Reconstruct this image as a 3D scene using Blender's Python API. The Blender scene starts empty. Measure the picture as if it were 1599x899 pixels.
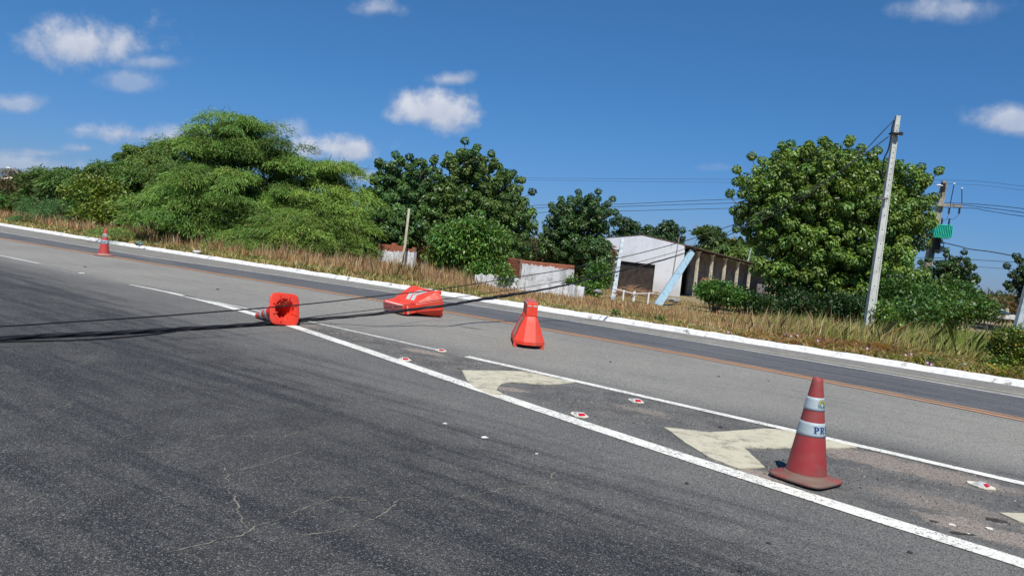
import bpy, math, random
import numpy as np
from mathutils import Vector, Matrix
S = bpy.context.scene
C = S.collection
PI = math.pi
rnd = random.Random(7)
rng = np.random.default_rng(11)

# ------------------------------------------------------------------ camera
FPX = 1180.0
CAMH = 1.5
PITCH = math.radians(3.26)
ROLL = math.radians(5.9)
cam_d = bpy.data.cameras.new('camera')
cam = bpy.data.objects.new('camera', cam_d)
C.objects.link(cam)
cam_d.sensor_width = 36
cam_d.lens = FPX / 1599 * 36
cam_d.clip_start = 0.05
cam_d.clip_end = 6000
ROT = Matrix.Rotation(PI / 2 - PITCH, 3, 'X') @ Matrix.Rotation(ROLL, 3, 'Z')
cam.matrix_world = Matrix.Translation((0, 0, CAMH)) @ ROT.to_4x4()
S.camera = cam

# ------------------------------------------------------------------ world, sun, exposure
SUN_EL = math.radians(58)
sh = Vector((0.05, -1.0, 0)).normalized()
SUN_DIR = Vector((sh.x * math.cos(SUN_EL), sh.y * math.cos(SUN_EL), math.sin(SUN_EL)))
W = bpy.data.worlds.new('World')
S.world = W
W.use_nodes = True
sun_d = bpy.data.lights.new('sun', 'SUN')
sun_d.energy = 4.9
sun_d.angle = math.radians(0.53)
sun_d.color = (1.0, 0.955, 0.89)
sun = bpy.data.objects.new('sun', sun_d)
sun.rotation_mode = 'QUATERNION'
sun.rotation_quaternion = SUN_DIR.to_track_quat('Z', 'Y')
C.objects.link(sun)
S.view_settings.view_transform = 'Standard'
S.view_settings.look = 'None'
S.view_settings.gamma = 1
S.view_settings.exposure = 0.12
S.render.engine = 'CYCLES'
S.cycles.max_bounces = 6
S.cycles.transparent_max_bounces = 8
S.render.resolution_x = 1024
S.render.resolution_y = 575


def ray(x, y):
    return ROT @ Vector(((x - 799.5) / FPX, -(y - 449.5) / FPX, -1))


def G(x, y, z=0.0):
    d = ray(x, y)
    t = (z - CAMH) / d.z
    return Vector((d.x * t, d.y * t, z))


def D(x, y, dist):
    d = ray(x, y)
    t = dist / d.y
    return Vector((d.x * t, dist, CAMH + d.z * t))


def uv_of(p):
    return (-.835 * p[0] + .55 * p[1], .55 * p[0] + .835 * p[1])


def from_uv(u, n):
    return (-.835 * u + .55 * n, .55 * u + .835 * n)


# ---- sky nodes
def build_world():
    nt = W.node_tree
    N = nt.nodes
    Lk = nt.links
    N.clear()

    def M(op, a, b=None, c=None, clamp=False):
        n = N.new('ShaderNodeMath')
        n.operation = op
        n.use_clamp = clamp
        for i, v in enumerate((a, b, c)):
            if v is None:
                continue
            if isinstance(v, (int, float)):
                n.inputs[i].default_value = v
            else:
                Lk.new(v, n.inputs[i])
        return n.outputs[0]

    def dot(a, v):
        n = N.new('ShaderNodeVectorMath')
        n.operation = 'DOT_PRODUCT'
        Lk.new(a, n.inputs[0])
        n.inputs[1].default_value = v
        return n.outputs['Value']
    sky = N.new('ShaderNodeTexSky')
    sky.sky_type = 'NISHITA'
    sky.sun_disc = False
    sky.sun_elevation = SUN_EL
    sky.sun_rotation = math.atan2(SUN_DIR.x, SUN_DIR.y)
    sky.altitude = 100
    sky.air_density = 1.0
    sky.dust_density = 0.15
    sky.ozone_density = 4.0
    bg = N.new('ShaderNodeBackground')
    bg.inputs[1].default_value = 0.105
    tc = N.new('ShaderNodeTexCoord')
    vec = tc.outputs['Generated']
    # clear tropical air: the low sky stays blue all round
    el = N.new('ShaderNodeSeparateXYZ')
    Lk.new(vec, el.inputs[0])
    cr = N.new('ShaderNodeValToRGB')
    Lk.new(M('MAXIMUM', el.outputs[2], 0.0), cr.inputs[0])
    cr.color_ramp.elements[0].position = 0.0
    cr.color_ramp.elements[0].color = (.27, .40, .76, 1)
    cr.color_ramp.elements[1].position = 0.5
    cr.color_ramp.elements[1].color = (.33, .70, .90, 1)
    e2_ = cr.color_ramp.elements.new(.16)
    e2_.color = (.27, .52, .78, 1)
    tint = N.new('ShaderNodeMix')
    tint.data_type = 'RGBA'
    tint.blend_type = 'MULTIPLY'
    tint.inputs[0].default_value = 1.0
    Lk.new(sky.outputs[0], tint.inputs[6])
    Lk.new(cr.outputs[0], tint.inputs[7])
    Lk.new(tint.outputs[2], bg.inputs[0])
    nz = N.new('ShaderNodeTexNoise')
    nz.noise_dimensions = '3D'
    nz.inputs['Scale'].default_value = 13
    nz.inputs['Detail'].default_value = 8
    nz.inputs['Roughness'].default_value = 0.56
    nz.inputs['Distortion'].default_value = 0.25
    Lk.new(vec, nz.inputs['Vector'])
    nb = N.new('ShaderNodeTexNoise')
    nb.inputs['Scale'].default_value = 34
    nb.inputs['Detail'].default_value = 6
    nb.inputs['Roughness'].default_value = 0.6
    Lk.new(vec, nb.inputs['Vector'])
    f = M('SUBTRACT', nz.outputs[0], 0.5)
    f2 = M('SUBTRACT', nb.outputs[0], 0.5)
    # clouds: (x, y, rx, ry, density) - the sky seen and the same sky carried on around
    cl = [(128, 68, 122, 40, 1.0), (235, 97, 60, 16, .55), (600, 14, 60, 20, .62), (686, 176, 82, 36, 1.0),
          (706, 124, 36, 15, .75), (200, 210, 84, 23, 1.0), (130, 232, 34, 11, .8), (32, 163, 46, 17, .6),
          (540, 232, 96, 26, 1.0), (450, 205, 50, 18, .5), (590, 277, 55, 13, .7), (15, 258, 110, 20, .6),
          (1500, 14, 76, 20, .62), (1580, 190, 66, 24, .75), (265, 222, 30, 16, .85), (205, 128, 40, 20, .5),
          (1120, 262, 40, 8, .25), (60, 240, 60, 9, .5)]
    cam_dirs = []
    for (x, y, rx, ry, dn) in cl:
        c = ray(x, y).normalized()
        cam_dirs.append((c, ROT @ Vector((1, 0, 0)), ROT @ Vector((0, 1, 0)), rx / FPX, ry / FPX, dn))
    rr = random.Random(3)
    for k in range(14):
        az = math.radians(rr.uniform(55, 305))
        el = math.radians(rr.uniform(6, 38))
        c = Vector((math.sin(az) * math.cos(el), math.cos(az) * math.cos(el), math.sin(el)))
        right = c.cross(Vector((0, 0, 1))).normalized()
        cam_dirs.append((c, right, right.cross(c), rr.uniform(.07, .15), rr.uniform(.02, .04), rr.uniform(.6, 1)))
    total = None
    shade = None
    for (c, r, u, rx, ry, dn) in cam_dirs:
        r = (r - c * r.dot(c)).normalized()
        u = c.cross(r) * (-1)
        if u.z < 0:
            u = -u
        dc = M('MAXIMUM', dot(vec, c), 0.05)
        a = M('DIVIDE', dot(vec, r / rx), dc)
        b = M('DIVIDE', dot(vec, u / ry), dc)
        # flat-ish base: below the centre the ellipse is squeezed
        bneg = M('MULTIPLY', M('MINIMUM', b, 0.0), 0.35)
        b2 = M('ADD', b, bneg)
        q = M('ADD', M('MULTIPLY', a, a), M('MULTIPLY', b2, b2))
        e = M('SUBTRACT', 1.12, M('SQRT', q))
        e = M('ADD', e, M('MULTIPLY', f, 2.7))
        e = M('ADD', e, M('MULTIPLY', f2, 1.1))
        m = M('MULTIPLY', M('SMOOTHSTEP', e, 0.0, 0.6) if False else M('MULTIPLY', e, 1.1, clamp=True), dn)
        frontal = M('GREATER_THAN', dot(vec, c), 0.5)
        m = M('MULTIPLY', m, frontal)
        s = M('MULTIPLY', m, M('ADD', M('MULTIPLY', b, 0.5), 0.62, clamp=True))
        total = m if total is None else M('MAXIMUM', total, m)
        shade = s if shade is None else M('MAXIMUM', shade, s)
    sm = N.new('ShaderNodeMapRange')
    sm.interpolation_type = 'SMOOTHSTEP'
    Lk.new(total, sm.inputs[0])
    ramp = N.new('ShaderNodeMix')
    ramp.data_type = 'RGBA'
    Lk.new(M('ADD', shade, M('MULTIPLY', f2, 0.9), clamp=True), ramp.inputs[0])
    ramp.inputs[6].default_value = (0.34, 0.40, 0.54, 1)
    ramp.inputs[7].default_value = (0.66, 0.69, 0.76, 1)
    cb = N.new('ShaderNodeBackground')
    cb.inputs[1].default_value = 1.0
    Lk.new(ramp.outputs[2], cb.inputs[0])
    mix = N.new('ShaderNodeMixShader')
    Lk.new(M('MULTIPLY', sm.outputs[0], 0.93), mix.inputs[0])
    Lk.new(bg.outputs[0], mix.inputs[1])
    Lk.new(cb.outputs[0], mix.inputs[2])
    out = N.new('ShaderNodeOutputWorld')
    Lk.new(mix.outputs[0], out.inputs[0])


build_world()
W.cycles.sampling_method = 'MANUAL'
W.cycles.sample_map_resolution = 512


# ------------------------------------------------------------------ material helpers
class NT:
    def __init__(s, name):
        s.m = bpy.data.materials.new(name)
        s.m.use_nodes = True
        s.t = s.m.node_tree
        s.N = s.t.nodes
        s.N.clear()
        s.out = s.N.new('ShaderNodeOutputMaterial')
        s.p = s.N.new('ShaderNodeBsdfPrincipled')
        s.lk(s.p.outputs[0], s.out.inputs[0])
        tc = s.N.new('ShaderNodeTexCoord')
        s.obj = tc.outputs['Object']

    def lk(s, a, b):
        s.t.links.new(a, b)

    def M(s, op, a, b=None, c=None, clamp=False):
        n = s.N.new('ShaderNodeMath')
        n.operation = op
        n.use_clamp = clamp
        for i, v in enumerate((a, b, c)):
            if v is None:
                continue
            if isinstance(v, (int, float)):
                n.inputs[i].default_value = v
            else:
                s.lk(v, n.inputs[i])
        return n.outputs[0]

    def noise(s, scale, detail=4, rough=.55, vec=None, dist=0):
        n = s.N.new('ShaderNodeTexNoise')
        n.inputs['Scale'].default_value = scale
        n.inputs['Detail'].default_value = detail
        n.inputs['Roughness'].default_value = rough
        n.inputs['Distortion'].default_value = dist
        s.lk(vec or s.obj, n.inputs['Vector'])
        return n.outputs[0]

    def voro(s, scale, feature='F1', vec=None, out='Distance'):
        n = s.N.new('ShaderNodeTexVoronoi')
        n.feature = feature
        n.inputs['Scale'].default_value = scale
        s.lk(vec or s.obj, n.inputs['Vector'])
        return n.outputs[out]

    def scalev(s, v, sc):
        n = s.N.new('ShaderNodeMapping')
        n.inputs['Scale'].default_value = sc
        s.lk(v, n.inputs['Vector'])
        return n.outputs[0]

    def mr(s, v, a, b, c=0.0, d=1.0, smooth=True):
        n = s.N.new('ShaderNodeMapRange')
        if smooth:
            n.interpolation_type = 'SMOOTHSTEP'
        s.lk(v, n.inputs[0])
        n.inputs[1].default_value = a
        n.inputs[2].default_value = b
        n.inputs[3].default_value = c
        n.inputs[4].default_value = d
        return n.outputs[0]

    def mix(s, f, a, b, mode='MIX'):
        n = s.N.new('ShaderNodeMix')
        n.data_type = 'RGBA'
        n.blend_type = mode
        for i, v in ((0, f), (6, a), (7, b)):
            if isinstance(v, (int, float)):
                n.inputs[i].default_value = v
            elif isinstance(v, tuple):
                n.inputs[i].default_value = (*v[:3], 1)
            else:
                s.lk(v, n.inputs[i])
        return n.outputs[2]

    def col(s, v):
        if isinstance(v, tuple):
            s.p.inputs['Base Color'].default_value = (*v[:3], 1)
        else:
            s.lk(v, s.p.inputs['Base Color'])

    def rough(s, v):
        if isinstance(v, (int, float)):
            s.p.inputs['Roughness'].default_value = v
        else:
            s.lk(v, s.p.inputs['Roughness'])

    def bump(s, h, strength=.3, dist=.01):
        b = s.N.new('ShaderNodeBump')
        b.inputs['Strength'].default_value = strength
        b.inputs['Distance'].default_value = dist
        s.lk(h, b.inputs['Height'])
        s.lk(b.outputs[0], s.p.inputs['Normal'])


def mat_plain(name, c, c2=None, scale=6, rough=.7, bump=.2, bscale=40, bdist=.004, lo=.4, hi=.65, spec=.3, metal=0):
    t = NT(name)
    if c2 is None:
        c2 = tuple(x * .7 for x in c)
    t.col(t.mix(t.mr(t.noise(scale, 6, .6), lo, hi), c, c2))
    t.rough(rough)
    t.p.inputs['Specular IOR Level'].default_value = spec
    t.p.inputs['Metallic'].default_value = metal
    t.bump(t.noise(bscale, 4), bump, bdist)
    return t.m


def blob_mask(t, cx, cy, rx, ry, ang, nz, amp=.9, lo=0.0, hi=.5):
    """elliptic stain with a noisy edge, in ground coordinates"""
    mp = t.N.new('ShaderNodeMapping')
    mp.vector_type = 'TEXTURE'
    mp.inputs['Location'].default_value = (cx, cy, 0)
    mp.inputs['Rotation'].default_value = (0, 0, ang)
    mp.inputs['Scale'].default_value = (rx, ry, 1e3)
    t.lk(t.obj, mp.inputs['Vector'])
    ln = t.N.new('ShaderNodeVectorMath')
    ln.operation = 'LENGTH'
    t.lk(mp.outputs[0], ln.inputs[0])
    e = t.M('SUBTRACT', 1.0, ln.outputs['Value'])
    e = t.M('ADD', e, t.M('MULTIPLY', t.M('SUBTRACT', nz, .5), amp * 2))
    return t.mr(e, lo, hi)


ROAD_ANG = math.atan2(.55, -.835)      # direction of travel along the road, from +X


def asphalt(name, lane):
    t = NT(name)
    sep = t.N.new('ShaderNodeSeparateXYZ')
    t.lk(t.obj, sep.inputs[0])
    x, y = sep.outputs[0], sep.outputs[1]
    u = t.M('ADD', t.M('MULTIPLY', x, -.835), t.M('MULTIPLY', y, .55))
    n = t.M('ADD', t.M('MULTIPLY', x, .55), t.M('MULTIPLY', y, .835))
    comb = t.N.new('ShaderNodeCombineXYZ')
    t.lk(u, comb.inputs[0])
    t.lk(n, comb.inputs[1])
    un = comb.outputs[0]
    streak = t.noise(1.0, 6, .6, vec=t.scalev(un, (.35, 4.5, 1)))
    big = t.noise(.45, 5, .6)
    mid = t.noise(2.3, 6, .65)
    agg = t.voro(210, vec=t.obj)
    agc = t.voro(210, vec=t.obj, out='Color')
    sepc = t.N.new('ShaderNodeSeparateColor')
    t.lk(agc, sepc.inputs[0])
    rand = sepc.outputs[0]
    agg2 = t.voro(120, vec=t.obj, out='Color')
    sepd = t.N.new('ShaderNodeSeparateColor')
    t.lk(agg2, sepd.inputs[0])
    rand2 = sepd.outputs[0]
    fine = t.noise(420, 3, .7)
    if lane == 'main':
        edge = t.M('ADD', 5.25, t.M('SUBTRACT', t.M('MULTIPLY', u, .27), t.M('MULTIPLY', t.M('MULTIPLY', u, u), .005)))
        off = t.M('SUBTRACT', edge, n)
        w = t.M('MULTIPLY', t.M('SUBTRACT', mid, .5), .9)
        w2 = t.M('MULTIPLY', t.M('SUBTRACT', streak, .5), 2.4)
        dk = t.mr(t.M('ADD', t.M('ADD', off, w), w2), .35, 2.3)
        light = t.mix(t.mr(n, 7.4, 8.6), t.mix(t.mr(big, .35, .7), (.235, .229, .208), (.175, .171, .16)), t.mix(t.mr(big, .35, .7), (.42, .40, .35), (.35, .335, .30)))
        dark = t.mix(t.mr(mid, .35, .68), (.090, .089, .084), (.042, .042, .041))
        dark = t.mix(t.mr(streak, .46, .62), dark, (.025, .027, .032))
        light = t.mix(t.mr(streak, .50, .72, 0, .30), light, (.13, .128, .122))
        base = t.mix(dk, light, dark)
        # worn, stony gore between the two white lines
        gore = t.M('MULTIPLY', t.mr(off, -.1, -.3), t.mr(n, 7.9, 7.6))
        base = t.mix(t.M('MULTIPLY', gore, .8), base, t.mix(t.mr(mid, .4, .62), (.12, .118, .112), (.23, .22, .20)))
        # stony sand stains
        nz = t.noise(5.5, 8, .72, dist=.6)
        for (px, py, rx, ry, ang, am) in ((660, 549, .45, .16, -.5, .85), (800, 608, .28, .12, -.3, .9),
                                          (1185, 740, .30, .14, -.5, 1.0), (1400, 725, 1.1, .36, -.6, .75), (1540, 830, .5, .24, -.6, .85), (1480, 790, .6, .3, -.6, .5),
                                          (480, 508, .35, .15, -.4, .5), (735, 512, .3, .12, -.4, -.6), (1000, 640, .4, .16, -.5, .5)):
            g = G(px, py)
            mk = blob_mask(t, g.x, g.y, rx, ry, ang, nz)
            if am > 0:
                base = t.mix(t.M('MULTIPLY', mk, am), base, t.mix(rand2, (.42, .33, .26), (.52, .44, .36)))
            else:
                base = t.mix(t.M('MULTIPLY', mk, -am), base, (.07, .06, .045))
        # hairline cracks in the dark lane, filled with pale dust
        wv = t.N.new('ShaderNodeVectorMath')
        wv.operation = 'ADD'
        nn = t.N.new('ShaderNodeTexNoise')
        nn.inputs['Scale'].default_value = 3.2
        nn.inputs['Detail'].default_value = 7
        nn.inputs['Roughness'].default_value = .68
        t.lk(t.obj, nn.inputs['Vector'])
        vs = t.N.new('ShaderNodeVectorMath')
        vs.operation = 'SCALE'
        vs.inputs['Scale'].default_value = .55
        t.lk(nn.outputs['Color'], vs.inputs[0])
        t.lk(t.obj, wv.inputs[0])
        t.lk(vs.outputs[0], wv.inputs[1])
        ce = t.voro(.85, 'DISTANCE_TO_EDGE', vec=t.scalev(wv.outputs[0], (1, 1, 0)))
        cr = t.mr(ce, .010, .001)
        cm = t.M('MULTIPLY', t.mr(t.noise(.9, 4, .6), .45, .62), t.mr(off, .8, 1.6))
        crack = t.M('MULTIPLY', t.M('MULTIPLY', cr, cm), .16)
        base = t.mix(crack, base, (.42, .37, .30))
    elif lane == 'fresh':
        base = t.mix(t.mr(streak, .36, .64), (.088, .096, .114), (.19, .19, .195))
        base = t.mix(t.mr(mid, .5, .8, 0, .5), base, (.075, .08, .092))
        dk = None
    else:
        base = t.mix(t.mr(mid, .35, .65), (.36, .34, .30), (.28, .265, .24))
        dk = None
    # aggregate: single light and dark stones in the binder
    lightst = t.mr(rand, .70, .93)
    darkst = t.mr(rand, .42, .16)
    # (stone colour follows the surface, a pale stone now and then)
    k = t.mix(t.M('MULTIPLY', lightst, .85), base, t.mix(.34, base, (.55, .54, .50)))
    k = t.mix(t.M('MULTIPLY', darkst, .80), k, (.035, .035, .038))
    k = t.mix(t.mr(rand2, .95, .98, 0, .8), k, t.mix(.34, base, (.72, .70, .65)))
    k = t.mix(t.mr(rand2, .14, .03, 0, .6), k, (.02, .02, .02))
    k = t.mix(t.mr(fine, .3, .7, .0, .35), k, t.mix(1.0, k, (.45, .45, .45), 'MULTIPLY'))
    t.col(k)
    t.rough(.82)
    t.p.inputs['Specular IOR Level'].default_value = .28
    h = t.M('ADD', t.M('MULTIPLY', rand, .6), t.M('ADD', t.M('MULTIPLY', fine, .5), t.M('MULTIPLY', agg, -1.0)))
    t.bump(h, .8, .006)
    return t.m


def paint(name, c, wear=.5, dirt=(.16, .15, .14), sc=9, worn_hi=.16):
    """road paint: stones of the asphalt show through where it has worn away"""
    t = NT(name)
    n1 = t.noise(sc, 8, .75)
    n2 = t.voro(150, vec=t.obj, out='Color')
    sp = t.N.new('ShaderNodeSeparateColor')
    t.lk(n2, sp.inputs[0])
    f = t.M('ADD', n1, t.M('MULTIPLY', t.M('SUBTRACT', sp.outputs[0], .5), worn_hi))
    big = t.noise(1.7, 4, .6)
    f = t.M('ADD', f, t.M('MULTIPLY', t.M('SUBTRACT', big, .5), .35))
    mask = t.mr(f, .74 - wear * .3, .80 - wear * .3)
    cc = t.mix(t.mr(t.noise(4, 5, .6), .4, .7), c, tuple(v * .86 for v in c))
    t.col(t.mix(mask, cc, dirt))
    t.rough(.65)
    t.bump(t.M('ADD', sp.outputs[0], t.M('MULTIPLY', mask, -1.2)), .35, .004)
    return t.m


def foliage_mat(name, trans=.35, rough=.55, spec=.35):
    t = NT(name)
    at = t.N.new('ShaderNodeAttribute')
    at.attribute_name = 'tint'
    t.col(at.outputs['Color'])
    t.rough(rough)
    t.p.inputs['Specular IOR Level'].default_value = spec
    tr = t.N.new('ShaderNodeBsdfTranslucent')
    c2 = t.mix(1.0, at.outputs['Color'], (1.5, 1.45, .6), 'MULTIPLY')
    t.lk(c2, tr.inputs[0])
    mx = t.N.new('ShaderNodeMixShader')
    mx.inputs[0].default_value = trans
    t.lk(t.p.outputs[0], mx.inputs[1])
    t.lk(tr.outputs[0], mx.inputs[2])
    t.lk(mx.outputs[0], t.out.inputs[0])
    return t.m


def plastic(name, c, dust=(.30, .24, .20), amount=.3, rough=.42, sc=5, hi=.75):
    t = NT(name)
    n = t.noise(sc, 7, .7)
    f = t.M('MULTIPLY', t.mr(n, .42, hi), amount)
    k = t.mix(t.mr(t.noise(2.2, 4), .35, .7), c, tuple(v * .82 for v in c))
    k = t.mix(f, k, dust)
    sc2 = t.noise(60, 5, .7, vec=t.scalev(t.obj, (1, 1, .15)))
    k = t.mix(t.mr(sc2, .66, .78, 0, amount), k, tuple(v * .35 for v in c))
    t.col(k)
    t.rough(t.mr(n, .3, .8, rough, .8))
    t.bump(t.noise(35, 5), .12, .004)
    return t.m


# ------------------------------------------------------------------ mesh helpers
class MB:
    def __init__(s):
        s.v = []
        s.f = []

    def add(s, vs, fs):
        o = len(s.v)
        s.v += [tuple(v) for v in vs]
        s.f += [tuple(i + o for i in f) for f in fs]
        return s

    def box(s, c, d, M=None, taper=1.0):
        x, y, z = (q / 2 for q in d)
        vs = [Vector((sx * x * (taper if sz > 0 else 1), sy * y * (taper if sz > 0 else 1), sz * z)) for sz in (-1, 1) for sy in (-1, 1) for sx in (-1, 1)]
        if M is not None:
            vs = [M @ v for v in vs]
        c = Vector(c)
        vs = [v + c for v in vs]
        return s.add(vs, [(0, 2, 3, 1), (4, 5, 7, 6), (0, 1, 5, 4), (2, 6, 7, 3), (0, 4, 6, 2), (1, 3, 7, 5)])

    def beam(s, a, b, w0, h0, w1=None, h1=None, up=None):
        """rectangular bar from a to b"""
        a, b = Vector(a), Vector(b)
        w1 = w0 if w1 is None else w1
        h1 = h0 if h1 is None else h1
        d = (b - a).normalized()
        up = Vector(up) if up is not None else (Vector((0, 0, 1)) if abs(d.z) < .9 else Vector((0, -1, 0)))
        sx = d.cross(up).normalized()
        sy = sx.cross(d)
        vs = []
        for p, w, h in ((a, w0, h0), (b, w1, h1)):
            for i, j in ((-1, -1), (1, -1), (1, 1), (-1, 1)):
                vs.append(p + sx * i * w / 2 + sy * j * h / 2)
        return s.add(vs, [(3, 2, 1, 0), (4, 5, 6, 7), (0, 1, 5, 4), (1, 2, 6, 5), (2, 3, 7, 6), (3, 0, 4, 7)])

    def tube(s, pts, r, n=8, cap=True):
        pts = [Vector(p) for p in pts]
        m = len(pts)
        rs = r if isinstance(r, (list, tuple)) else [r] * m
        T = [(pts[min(i + 1, m - 1)] - pts[max(i - 1, 0)]).normalized() for i in range(m)]
        ref = Vector((0, 0, 1)) if abs(T[0].z) < .9 else Vector((1, 0, 0))
        a = T[0].cross(ref).normalized()
        o = len(s.v)
        for i in range(m):
            a = (a - T[i] * a.dot(T[i])).normalized()
            b = T[i].cross(a)
            for k in range(n):
                an = 2 * PI * k / n
                s.v.append(tuple(pts[i] + (a * math.cos(an) + b * math.sin(an)) * rs[i]))
        for i in range(m - 1):
            for k in range(n):
                k2 = (k + 1) % n
                s.f.append((o + i * n + k, o + i * n + k2, o + (i + 1) * n + k2, o + (i + 1) * n + k))
        if cap:
            s.f.append(tuple(o + k for k in reversed(range(n))))
            s.f.append(tuple(o + (m - 1) * n + k for k in range(n)))
        return s

    def lathe(s, prof, n=32, c=(0, 0, 0), jit=0):
        o = len(s.v)
        for (r, z) in prof:
            for k in range(n):
                a = 2 * PI * k / n
                s.v.append((c[0] + r * math.cos(a), c[1] + r * math.sin(a), c[2] + z))
        for i in range(len(prof) - 1):
            for k in range(n):
                k2 = (k + 1) % n
                s.f.append((o + i * n + k, o + i * n + k2, o + (i + 1) * n + k2, o + (i + 1) * n + k))
        return s

    def loft(s, rings, cap0=True, cap1=True):
        o = len(s.v)
        n = len(rings[0])
        for R in rings:
            s.v += [tuple(p) for p in R]
        for i in range(len(rings) - 1):
            for k in range(n):
                k2 = (k + 1) % n
                s.f.append((o + i * n + k, o + i * n + k2, o + (i + 1) * n + k2, o + (i + 1) * n + k))
        if cap0:
            s.f.append(tuple(o + k for k in reversed(range(n))))
        if cap1:
            s.f.append(tuple(o + (len(rings) - 1) * n + k for k in range(n)))
        return s

    def prism(s, pts, z0, z1):
        """vertical-sided polygon plate"""
        n = len(pts)
        vs = [(p[0], p[1], z0) for p in pts] + [(p[0], p[1], z1) for p in pts]
        fs = [tuple(reversed(range(n))), tuple(range(n, 2 * n))]
        fs += [(k, (k + 1) % n, n + (k + 1) % n, n + k) for k in range(n)]
        return s.add(vs, fs)

    def build(s, name, mat=None, parent=None, smooth=False, kind=None, local=False, loc=None, bevel=0):
        """local=False: vertices are world coordinates and are re-based on the parent thing"""
        me = bpy.data.meshes.new(name)
        off = Vector((0, 0, 0))
        if parent is not None and not local:
            q = parent
            while q is not None:
                off += q.location
                q = q.parent
        if loc is not None:
            off = Vector(loc)
        me.from_pydata([tuple(Vector(v) - off) for v in s.v] if off.length else s.v, [], s.f)
        me.validate()
        if smooth:
            me.polygons.foreach_set('use_smooth', [True] * len(me.polygons))
        if mat:
            me.materials.append(mat)
        o = bpy.data.objects.new(name, me)
        C.objects.link(o)
        if loc is not None:
            o.location = loc
        if parent is not None:
            o.parent = parent
        if kind:
            o['kind'] = kind
        if bevel:
            b = o.modifiers.new('bevel', 'BEVEL')
            b.width = bevel
            b.segments = 2
            b.limit_method = 'ANGLE'
            b.angle_limit = .6
        return o


def tag(o, label=None, cat=None, group=None, kind=None):
    if label:
        o['label'] = label
    if cat:
        o['category'] = cat
    if group:
        o['group'] = group
    if kind:
        o['kind'] = kind
    return o


def thing(name, label, cat, loc=(0, 0, 0), rz=0, group=None):
    o = bpy.data.objects.new(name, None)
    o.empty_display_size = .3
    C.objects.link(o)
    o.location = loc
    o.rotation_euler = (0, 0, rz)
    return tag(o, label, cat, group)


def copy_tree(o, parent=None):
    c = o.copy()
    C.objects.link(c)
    c.parent = parent
    for ch in list(o.children):
        copy_tree(ch, c)
    return c


def fast_mesh(name, V, k, tint=None, mat=None, parent=None, kind=None):
    """V: (N*k,3) vertices in WORLD coordinates, polygons of k consecutive vertices"""
    V = np.asarray(V, dtype=np.float32).reshape(-1, 3)
    if parent is not None:
        V = V - np.array(parent.location, dtype=np.float32)
    n = len(V)
    m = n // k
    me = bpy.data.meshes.new(name)
    me.vertices.add(n)
    me.vertices.foreach_set('co', V.ravel())
    me.loops.add(n)
    me.loops.foreach_set('vertex_index', np.arange(n, dtype=np.int32))
    me.polygons.add(m)
    me.polygons.foreach_set('loop_start', np.arange(0, n, k, dtype=np.int32))
    me.polygons.foreach_set('loop_total', np.full(m, k, dtype=np.int32))
    me.update(calc_edges=True)
    if tint is not None:
        at = me.attributes.new('tint', 'FLOAT_COLOR', 'POINT')
        T = np.repeat(np.concatenate([tint, np.ones((m, 1))], 1), k, axis=0).astype(np.float32)
        at.data.foreach_set('color', T.ravel())
    if mat:
        me.materials.append(mat)
    o = bpy.data.objects.new(name, me)
    C.objects.link(o)
    if parent is not None:
        o.parent = parent
    if kind:
        o['kind'] = kind
    return o


def unit(v):
    return v / np.maximum(np.linalg.norm(v, axis=-1, keepdims=True), 1e-9)


def leaf_quads(P, d, L, Wd, droop=.2, upb=.8, ref=None):
    """diamond leaves: base, side, tip, side"""
    n = len(P)
    L = np.broadcast_to(np.asarray(L, float).reshape(-1, 1), (n, 1))
    Wd = np.broadcast_to(np.asarray(Wd, float).reshape(-1, 1), (n, 1))
    if ref is None:
        ref = rng.normal(0, .5, (n, 3))
        ref[:, 2] += upb
    else:
        ref = ref + rng.normal(0, .35, (n, 3))
    sd = unit(np.cross(d, ref))
    mid = P + d * L * .5
    tip = P + d * L
    tip[:, 2:] -= L * droop
    mid[:, 2:] += L * droop * .15
    V = np.stack([P, mid + sd * Wd / 2, tip, mid - sd * Wd / 2], 1)
    return V.reshape(-1, 3)


def smoothpts(pts, sub=6):
    pts = [Vector(p) for p in pts]
    out = []
    m = len(pts)
    for i in range(m - 1):
        p0, p1, p2, p3 = pts[max(i - 1, 0)], pts[i], pts[i + 1], pts[min(i + 2, m - 1)]
        for k in range(sub):
            t = k / sub
            out.append(.5 * ((2 * p1) + (-p0 + p2) * t + (2 * p0 - 5 * p1 + 4 * p2 - p3) * t * t + (-p0 + 3 * p1 - 3 * p2 + p3) * t ** 3))
    out.append(pts[-1])
    return out


# ------------------------------------------------------------------ the road
def fit(px, deg, ulo=None, uhi=None):
    q = [uv_of(G(*p)) for p in px]
    us = np.array([a for a, b in q])
    ns = np.array([b for a, b in q])
    c = np.polyfit(us, ns, deg)
    lo, hi = us.min(), us.max()

    def f(u):
        uc = min(max(u, lo), hi)
        return float(np.polyval(c, uc)) + (0 if deg == 0 else 0)
    return f, lo, hi


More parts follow.
